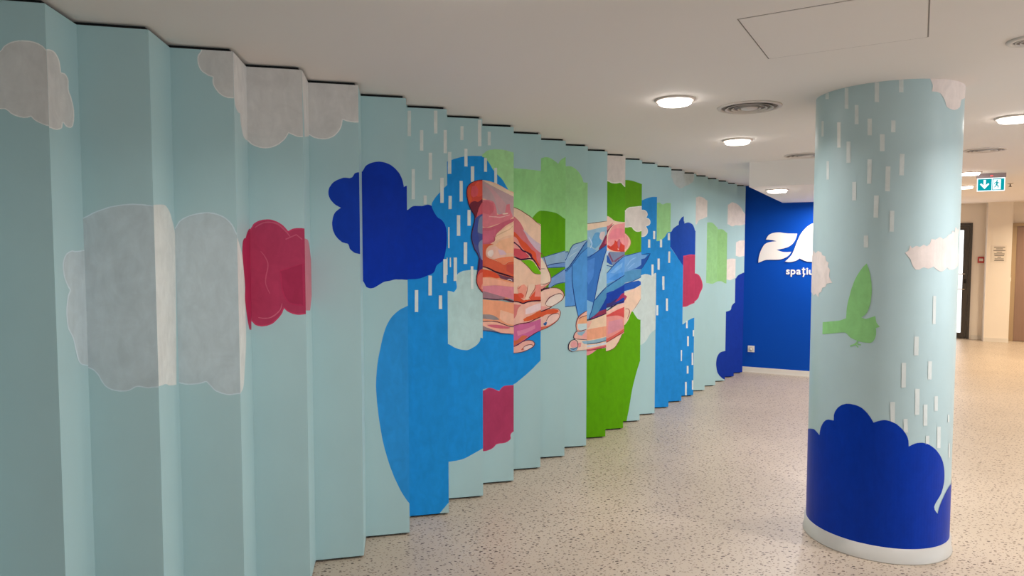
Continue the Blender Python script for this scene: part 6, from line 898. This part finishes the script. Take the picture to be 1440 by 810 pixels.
# ---------------------------------------------------------------- painted round column
CR = 0.3537
column = thing('column', 'thick round pale blue column painted with rain, a green bird and a navy cloud', 'column', (2.04, 3.763, 0))
shaft = link('shaft', lathe([(CR, 0.0), (CR, ROOM_H)], 128), M['column'], column, True)
def col_tris(pts, layer):
    R = CR + 0.0004 + 0.0004 * layer
    bm = bmesh.new()
    vs = [bm.verts.new((a, 0, z)) for a, z in pts]
    for t in tess(pts):
        try: bm.faces.new([vs[i] for i in t])
        except ValueError: pass
    lo = min(p[0] for p in pts); hi = max(p[0] for p in pts)
    x = math.floor(lo / 0.0174) * 0.0174
    while x < hi:
        bmesh.ops.bisect_plane(bm, geom=bm.verts[:] + bm.edges[:] + bm.faces[:], plane_co=(x, 0, 0), plane_no=(1, 0, 0)); x += 0.0174
    out = []
    for f in bm.faces:
        q = []
        for v in f.verts:
            th = v.co.x / CR
            q.append((R * math.sin(th), -R * math.cos(th), v.co.z))
        mid = sum(v.co.x for v in f.verts) / len(f.verts) / CR
        if (Vector(q[1]) - Vector(q[0])).cross(Vector(q[2]) - Vector(q[0])).dot(Vector((math.sin(mid), -math.cos(mid), 0))) < 0: q = q[::-1]
        out.append(q)
    bm.free(); return out
groups = {}
for i, (mot, col, s) in enumerate(PAINT['C']): groups.setdefault(mot, []).append((1 + 0.5 * i / 10.0, col, parse(s)))
for mot, shapes in groups.items(): paint_mesh(col_tris, shapes, M['mural_column'], shaft, MOTIF_LABEL[mot], mot)
sk = link('skirting', lathe([(CR, 0.078), (CR + 0.010, 0.078), (CR + 0.011, 0.012), (CR + 0.017, 0.006), (CR + 0.017, 0.0), (CR, 0.0)], 128), M['column_skirting'], column, True)
sk['label'] = 'pale grey skirting band round the foot'

# ---------------------------------------------------------------- lettering on the blue wall
ang = -math.radians(27)
logo = thing('wall_lettering', 'large white logo letters with smaller white lettering under them on the blue wall', 'sign', (BW_A.x, BW_A.y, 1.6), ang)
for mot, col, s in PAINT['W']:
    pts = [p for p in parse(s) if p[0] < 1.6]
    bm = bmesh.new()
    fr = [bm.verts.new((a, -0.012, z - 1.6)) for a, z in pts]; bk = [bm.verts.new((a, 0.0, z - 1.6)) for a, z in pts]
    for t in tess(pts):
        try: bm.faces.new([fr[i] for i in t])
        except ValueError: pass
    for i in range(len(pts)):
        j = (i + 1) % len(pts); bm.faces.new((fr[i], fr[j], bk[j], bk[i]))
    link('letter', bm, M['logo'], logo)
for word, x0, size, z in (('spațiu', 0.630, 0.125, 1.300),):
    x = x0
    for ch in word:
        cu = bpy.data.curves.new('glyph', 'FONT'); cu.body = ch; cu.size = size; cu.extrude = 0.004; cu.offset = size * 0.022
        tmp = bpy.data.objects.new('glyph', cu); COL.objects.link(tmp)
        bpy.context.view_layer.update()
        dg = bpy.context.evaluated_depsgraph_get()
        me = bpy.data.meshes.new_from_object(tmp.evaluated_get(dg))
        xs = [v.co.x for v in me.vertices]
        bpy.data.objects.remove(tmp)
        o = bpy.data.objects.new('letter', me); COL.objects.link(o); o.parent = logo
        me.materials.clear(); me.materials.append(M['logo'])
        o.rotation_euler = (math.pi / 2, 0, 0); o.location = (x - min(xs), -0.004, z - 1.6)
        x += (max(xs) - min(xs)) + size * 0.085

# socket low on the blue wall
p = BW_A + BD * 0.222
sock = thing('wall_socket', 'small white double socket low on the blue wall', 'socket', (p.x, p.y, 0.31), ang)
link('plate', bevel(box(-0.042, 0.042, -0.012, 0, -0.042, 0.042), 0.004), M['white_plastic'], sock)
bm = lathe([(0.0, 0.004), (0.017, 0.004), (0.020, 0.0), (0.024, 0.0), (0.024, 0.006), (0.028, 0.006), (0.028, -0.002), (0, -0.002)], 24)
bmesh.ops.rotate(bm, verts=bm.verts, matrix=__import__('mathutils').Matrix.Rotation(math.pi / 2, 3, 'X'))
bmesh.ops.translate(bm, verts=bm.verts, vec=(0, -0.013, 0))
link('outlet', bm, M['ring'], sock)
link('plug', bevel(box(-0.014, 0.010, -0.045, -0.018, -0.012, 0.012), 0.004), M['white_plastic'], sock)

# ---------------------------------------------------------------- ceiling lamps
def downlight(x, y, label, z=ROOM_H, col=WARM, watts=LAMP_WATTS, r=0.112, spread=150):
    t = thing('ceiling_lamp', label, 'ceiling light', (x, y, z), 0, 'round recessed ceiling lamps')
    link('ring', lathe([(r * 0.80, -0.004), (r * 0.82, -0.012), (r * 0.97, -0.009), (r, -0.002), (r, 0.0), (r * 0.80, 0.0)], 40, closed=True), M['ring'], t, True)
    link('diffuser', lathe([(0.0, -0.030), (r * 0.70, -0.030), (r * 0.79, -0.024), (r * 0.83, -0.004)], 40), M['lamp'], t, True)
    ld = bpy.data.lights.new('lamp_light', 'AREA'); ld.shape = 'DISK'; ld.size = r * 1.5; ld.energy = watts; ld.color = col; ld.spread = math.radians(spread)
    lo = bpy.data.objects.new('lamp_light', ld); COL.objects.link(lo); lo.parent = t; lo.location = (0, 0, -0.034)
    return t
downlight(0.912, 3.873, 'bright round ceiling lamp left of the big grey vent')
downlight(1.724, 5.276, 'bright round ceiling lamp beyond the grey vent, left of the column')
downlight(2.652, 6.869, 'bright round lamp under the lower ceiling over the blue wall', z=SOFFIT_Z, spread=178)
downlight(3.190, 4.380, 'large bright lamp at the right edge, right of the column')
downlight(4.952, 7.439, 'bright lamp just left of the exit sign, right of the column', col=HALL_WARM)
downlight(5.953, 9.032, 'smallest bright lamp, farthest down the hall by the column edge', col=HALL_WARM)
# unseen lamps: some read off glow and sheen, the others added to fill light
downlight(-0.150, 2.130, 'ceiling lamp just above the top edge of the picture')
downlight(2.950, 2.750, 'ceiling lamp of the right row, outside the picture near the column', watts=20.0)
downlight(5.200, 5.000, 'added ceiling lamp outside the picture to the right, for fill light', col=HALL_WARM)
downlight(7.600, 9.300, 'added ceiling lamp in the hall outside the picture, for warm light before the brown door', col=HALL_WARM, watts=38.0)  # unseen; added for the warm light at the far end
downlight(9.300, 10.800, 'added ceiling lamp outside the picture, for warm light in front of the far right wall', col=HALL_WARM, watts=38.0)
downlight(7.200, 6.800, 'added ceiling lamp outside the picture in the middle of the hall, for fill light', col=HALL_WARM)
downlight(4.600, 1.200, 'added ceiling lamp outside the picture, right of the camera, for fill light')
downlight(1.600, -1.200, 'added ceiling lamp outside the picture, behind the camera, for fill light')
downlight(3.840, 8.015, 'ceiling lamp on the lower ceiling, close to the blue wall, hidden behind the column', z=SOFFIT_Z, watts=21.0, spread=178)


# ---------------------------------------------------------------- round ceiling air diffusers
def air_vent(x, y, label, r=0.183):
    t = thing('ceiling_vent', label, 'air vent', (x, y, ROOM_H), 0, 'round ceiling air vents')
    link('rim', lathe([(r * 0.86, -0.004), (r * 0.90, -0.010), (r * 0.98, -0.006), (r, 0.0), (r * 0.86, 0.0)], 56, closed=True), M['grille'], t, True)
    link('throat', lathe([(0.0, -0.0008), (r * 0.86, -0.0008)], 40), M['grille_dark'], t)
    for k in range(3):
        a = r * (0.74 - 0.19 * k)
        link('cone', lathe([(a * 0.86, -0.004), (a, -0.013), (a * 1.015, -0.012), (a * 0.90, -0.002)], 48, closed=True), M['grille'], t, True)
    link('centre_disc', lathe([(0, -0.015), (r * 0.24, -0.013), (r * 0.27, -0.008), (r * 0.25, -0.003)], 32), M['grille'], t, True)
    return t
air_vent(1.397, 4.072, 'round grey ceiling vent between the two lamps left of the column')
air_vent(2.60, 6.10, 'round ceiling vent partly hidden behind the column on its left', 0.18)
air_vent(3.97, 5.78, 'thin-looking round vent just right of the column, beyond the bright lamp', 0.155)
sp = thing('ceiling_speaker', 'small round ceiling speaker cut by the right edge, grey grille in white ring', 'speaker', (2.085, 2.79, ROOM_H))
link('ring', lathe([(0.062, -0.003), (0.066, -0.010), (0.080, -0.008), (0.086, 0.0), (0.062, 0.0)], 40, closed=True), M['white_plastic'], sp, True)
link('grille', lathe([(0, -0.010), (0.03, -0.009), (0.055, -0.006), (0.064, -0.002)], 32), M['grille_dark'], sp, True)
for k in range(3):
    a = 0.018 + 0.016 * k
    link('grille_ring', lathe([(a, -0.012 + 0.001 * k), (a + 0.004, -0.012 + 0.001 * k), (a + 0.004, -0.004), (a, -0.004)], 32, closed=True), M['grille'], sp, True)

# access hatch in the ceiling
A = Vector((0.824, 2.545)); hu = Vector((0.512, 0.859)); hv = Vector((0.859, -0.512)); HS = 0.60
hatch = thing('ceiling_hatch', 'square white access hatch with thin seams, in the ceiling before the column', 'hatch', (A.x, A.y, ROOM_H))
def hq(a0, a1, b0, b1, z0, z1):
    return prism([hu * a + hv * b for a, b in ((a0, b0), (a1, b0), (a1, b1), (a0, b1))], z0, z1)
link('hatch_panel', hq(0.004, HS - 0.004, 0.004, HS - 0.004, -0.0016, 0.0), M['ceiling'], hatch)
for a0, a1, b0, b1 in ((0, HS, -0.0015, 0.0025), (-0.001, 0.001, 0, HS), (HS - 0.0006, HS + 0.0006, 0, HS), (0, HS, HS - 0.002, HS + 0.003)):
    link('seam', hq(a0, a1, b0, b1, -0.0008, 0.0), M['grille_dark'], hatch)

# sprinkler head
s = thing('sprinkler', 'tiny sprinkler head on the ceiling right of the exit sign', 'sprinkler', (6.27, 8.65, ROOM_H))
link('escutcheon', lathe([(0, -0.010), (0.018, -0.010), (0.034, -0.003), (0.036, 0.0)], 24), M['steel'], s, True)
link('head', lathe([(0.006, -0.010), (0.007, -0.035), (0.020, -0.038), (0.020, -0.041), (0.0, -0.042)], 16), M['door_frame'], s, True)

# ---------------------------------------------------------------- hanging exit sign
p = Vector((5.2565, 7.5443))
ex = thing('exit_sign', 'green and white illuminated exit sign with down arrow and running man', 'exit sign', (p.x, p.y, ROOM_H), -PHI)
h = link('housing', bevel(box(-0.132, 0.132, -0.028, 0.028, -0.048, 0.0), 0.003), M['sign_box'], ex); h['label'] = 'grey sign housing'
link('indicator', box(-0.012, 0.014, -0.031, -0.027, -0.034, -0.022), M['led'], h)['label'] = 'red indicator light'
link('light_panel', bevel(box(-0.126, 0.126, -0.008, 0.008, -0.192, -0.048), 0.002), M['white_sign'], ex)['label'] = 'glowing white panel'
f1 = link('arrow_field', box(-0.120, 0.006, -0.0105, -0.008, -0.184, -0.058), M['green_sign'], ex)
f2 = link('figure_field', box(0.012, 0.119, -0.0105, -0.008, -0.184, -0.058), M['green_sign'], ex)
def sign_shape(name, pts, mat, par, y=-0.0105, t=0.0012):
    bm = bmesh.new()
    fr = [bm.verts.new((a, y - t, z)) for a, z in pts]; bk = [bm.verts.new((a, y, z)) for a, z in pts]
    for tt in tess(pts): bm.faces.new([fr[i] for i in tt])
    for i in range(len(pts)):
        j = (i + 1) % len(pts); bm.faces.new((fr[i], fr[j], bk[j], bk[i]))
    return link(name, bm, mat, par)
sign_shape('arrow', [(-0.068, -0.068), (-0.048, -0.068), (-0.048, -0.128), (-0.026, -0.104), (-0.016, -0.116), (-0.058, -0.168), (-0.100, -0.116), (-0.090, -0.104), (-0.068, -0.128)], M['white_sign'], f1)
sign_shape('doorway', [(0.018, -0.068), (0.088, -0.068), (0.088, -0.176), (0.018, -0.176)], M['white_sign'], f2)
sign_shape('running_man', [(0.050, -0.074), (0.058, -0.074), (0.060, -0.086), (0.054, -0.090), (0.066, -0.100), (0.078, -0.104), (0.076, -0.110), (0.062, -0.108), (0.058, -0.124), (0.070, -0.136), (0.068, -0.158), (0.060, -0.158), (0.060, -0.140), (0.048, -0.132), (0.042, -0.150), (0.026, -0.156), (0.026, -0.148), (0.036, -0.144), (0.042, -0.122), (0.046, -0.104), (0.036, -0.108), (0.032, -0.120), (0.026, -0.116), (0.032, -0.102), (0.046, -0.092)], M['green_sign'], f2, -0.0119)

# ---------------------------------------------------------------- doors, alarm, notice and switch at the far end
# local frame of the far wall: x along E2, y along E1
d1 = bpy.data.objects.new('door_1', None); COL.objects.link(d1); d1.location = (WALL_A.x, WALL_A.y, 0); d1.rotation_euler = (0, 0, -PHI)
struct(d1, 'dark-framed glazed door beside the column at the far end of the hall', 'door')
fm = box(-0.045, 0.0, -0.03, 0, 0, 2.10); box(-1.10, -1.055, -0.03, 0, 0, 2.10, fm); box(-1.055, -0.045, -0.03, 0, 2.055, 2.10, fm)
link('door_frame', fm, M['door_frame'], d1)
leaf = box(-0.13, -0.05, -0.022, -0.002, 0.01, 2.05); box(-1.05, -0.97, -0.022, -0.002, 0.01, 2.05, leaf)
box(-0.97, -0.13, -0.022, -0.002, 1.97, 2.05, leaf); box(-0.97, -0.13, -0.022, -0.002, 0.01, 0.11, leaf)
lf = link('door_leaf', leaf, M['door_frame'], d1)
link('glass_pane', box(-0.97, -0.13, -0.014, -0.008, 0.11, 1.97), M['daylight'], lf)['label'] = 'bright daylit glass'
for z in (1.18, 0.90):
    link('handle', tube([(-0.10, -0.022, z), (-0.10, -0.06, z), (-0.24, -0.06, z), (-0.30, -0.06, z)], 0.010), M['steel'], lf)
link('lock', bevel(box(-0.108, -0.072, -0.032, -0.022, 1.01, 1.09), 0.002), M['gap'], lf)

d2 = bpy.data.objects.new('door_2', None); COL.objects.link(d2); d2.location = (WALL_A.x, WALL_A.y, 0); d2.rotation_euler = (0, 0, -PHI)
struct(d2, 'brown laminate door at the right edge beside the wall pier', 'door')
fm = box(0.58, 0.645, -0.05, 0, 0, 2.085); box(1.585, 1.65, -0.05, 0, 0, 2.085, fm); box(0.645, 1.585, -0.05, 0, 2.03, 2.085, fm)
link('door_frame', fm, M['door_trim'], d2)
lf = link('door_leaf', box(0.65, 1.58, -0.026, -0.002, 0.008, 2.025), M['door_wood'], d2)
link('handle', tube([(1.50, -0.026, 1.03), (1.50, -0.07, 1.03), (1.38, -0.07, 1.03)], 0.010), M['steel'], lf)

q = WALL_A + E2 * 0.139
al = thing('fire_alarm', 'red square fire alarm call point on the wall beside the glazed door', 'fire alarm', (q.x, q.y, 1.435), -PHI)
link('box', bevel(box(-0.048, 0.048, -0.035, 0, -0.055, 0.055), 0.004), M['red'], al)
link('glass_plate', box(-0.028, 0.030, -0.0375, -0.034, -0.022, 0.024), M['white_plastic'], al)['label'] = 'white break glass'
q = PIER + E2 * 0.185
nb = thing('wall_notice', 'white notice with lines of small text on the pier', 'notice', (q.x, q.y, 1.545), -PHI)
link('sheet', box(-0.115, 0.105, -0.004, 0, -0.145, 0.145), M['paper'], nb)
for k in range(9):
    w = (0.16, 0.10, 0.17, 0.08, 0.15, 0.14, 0.05, 0.13, 0.14)[k]; zz = 0.115 - 0.029 * k
    link('text_line', box(-w / 2, w / 2, -0.0052, -0.004, zz - 0.006, zz + 0.006), M['ink'], nb)
q = PIER + E2 * (PR + 0.0)
sw = thing('light_switch', 'small white light switch on the side edge of the pier', 'light switch', (q.x + E1.x * 0.10, q.y + E1.y * 0.10, 1.10), -PHI + math.pi / 2)
link('plate', bevel(box(-0.04, 0.04, -0.012, 0, -0.04, 0.04), 0.003), M['white_plastic'], sw)
link('rocker', bevel(box(-0.022, 0.022, -0.017, -0.011, -0.026, 0.026), 0.002), M['white_plastic'], sw)
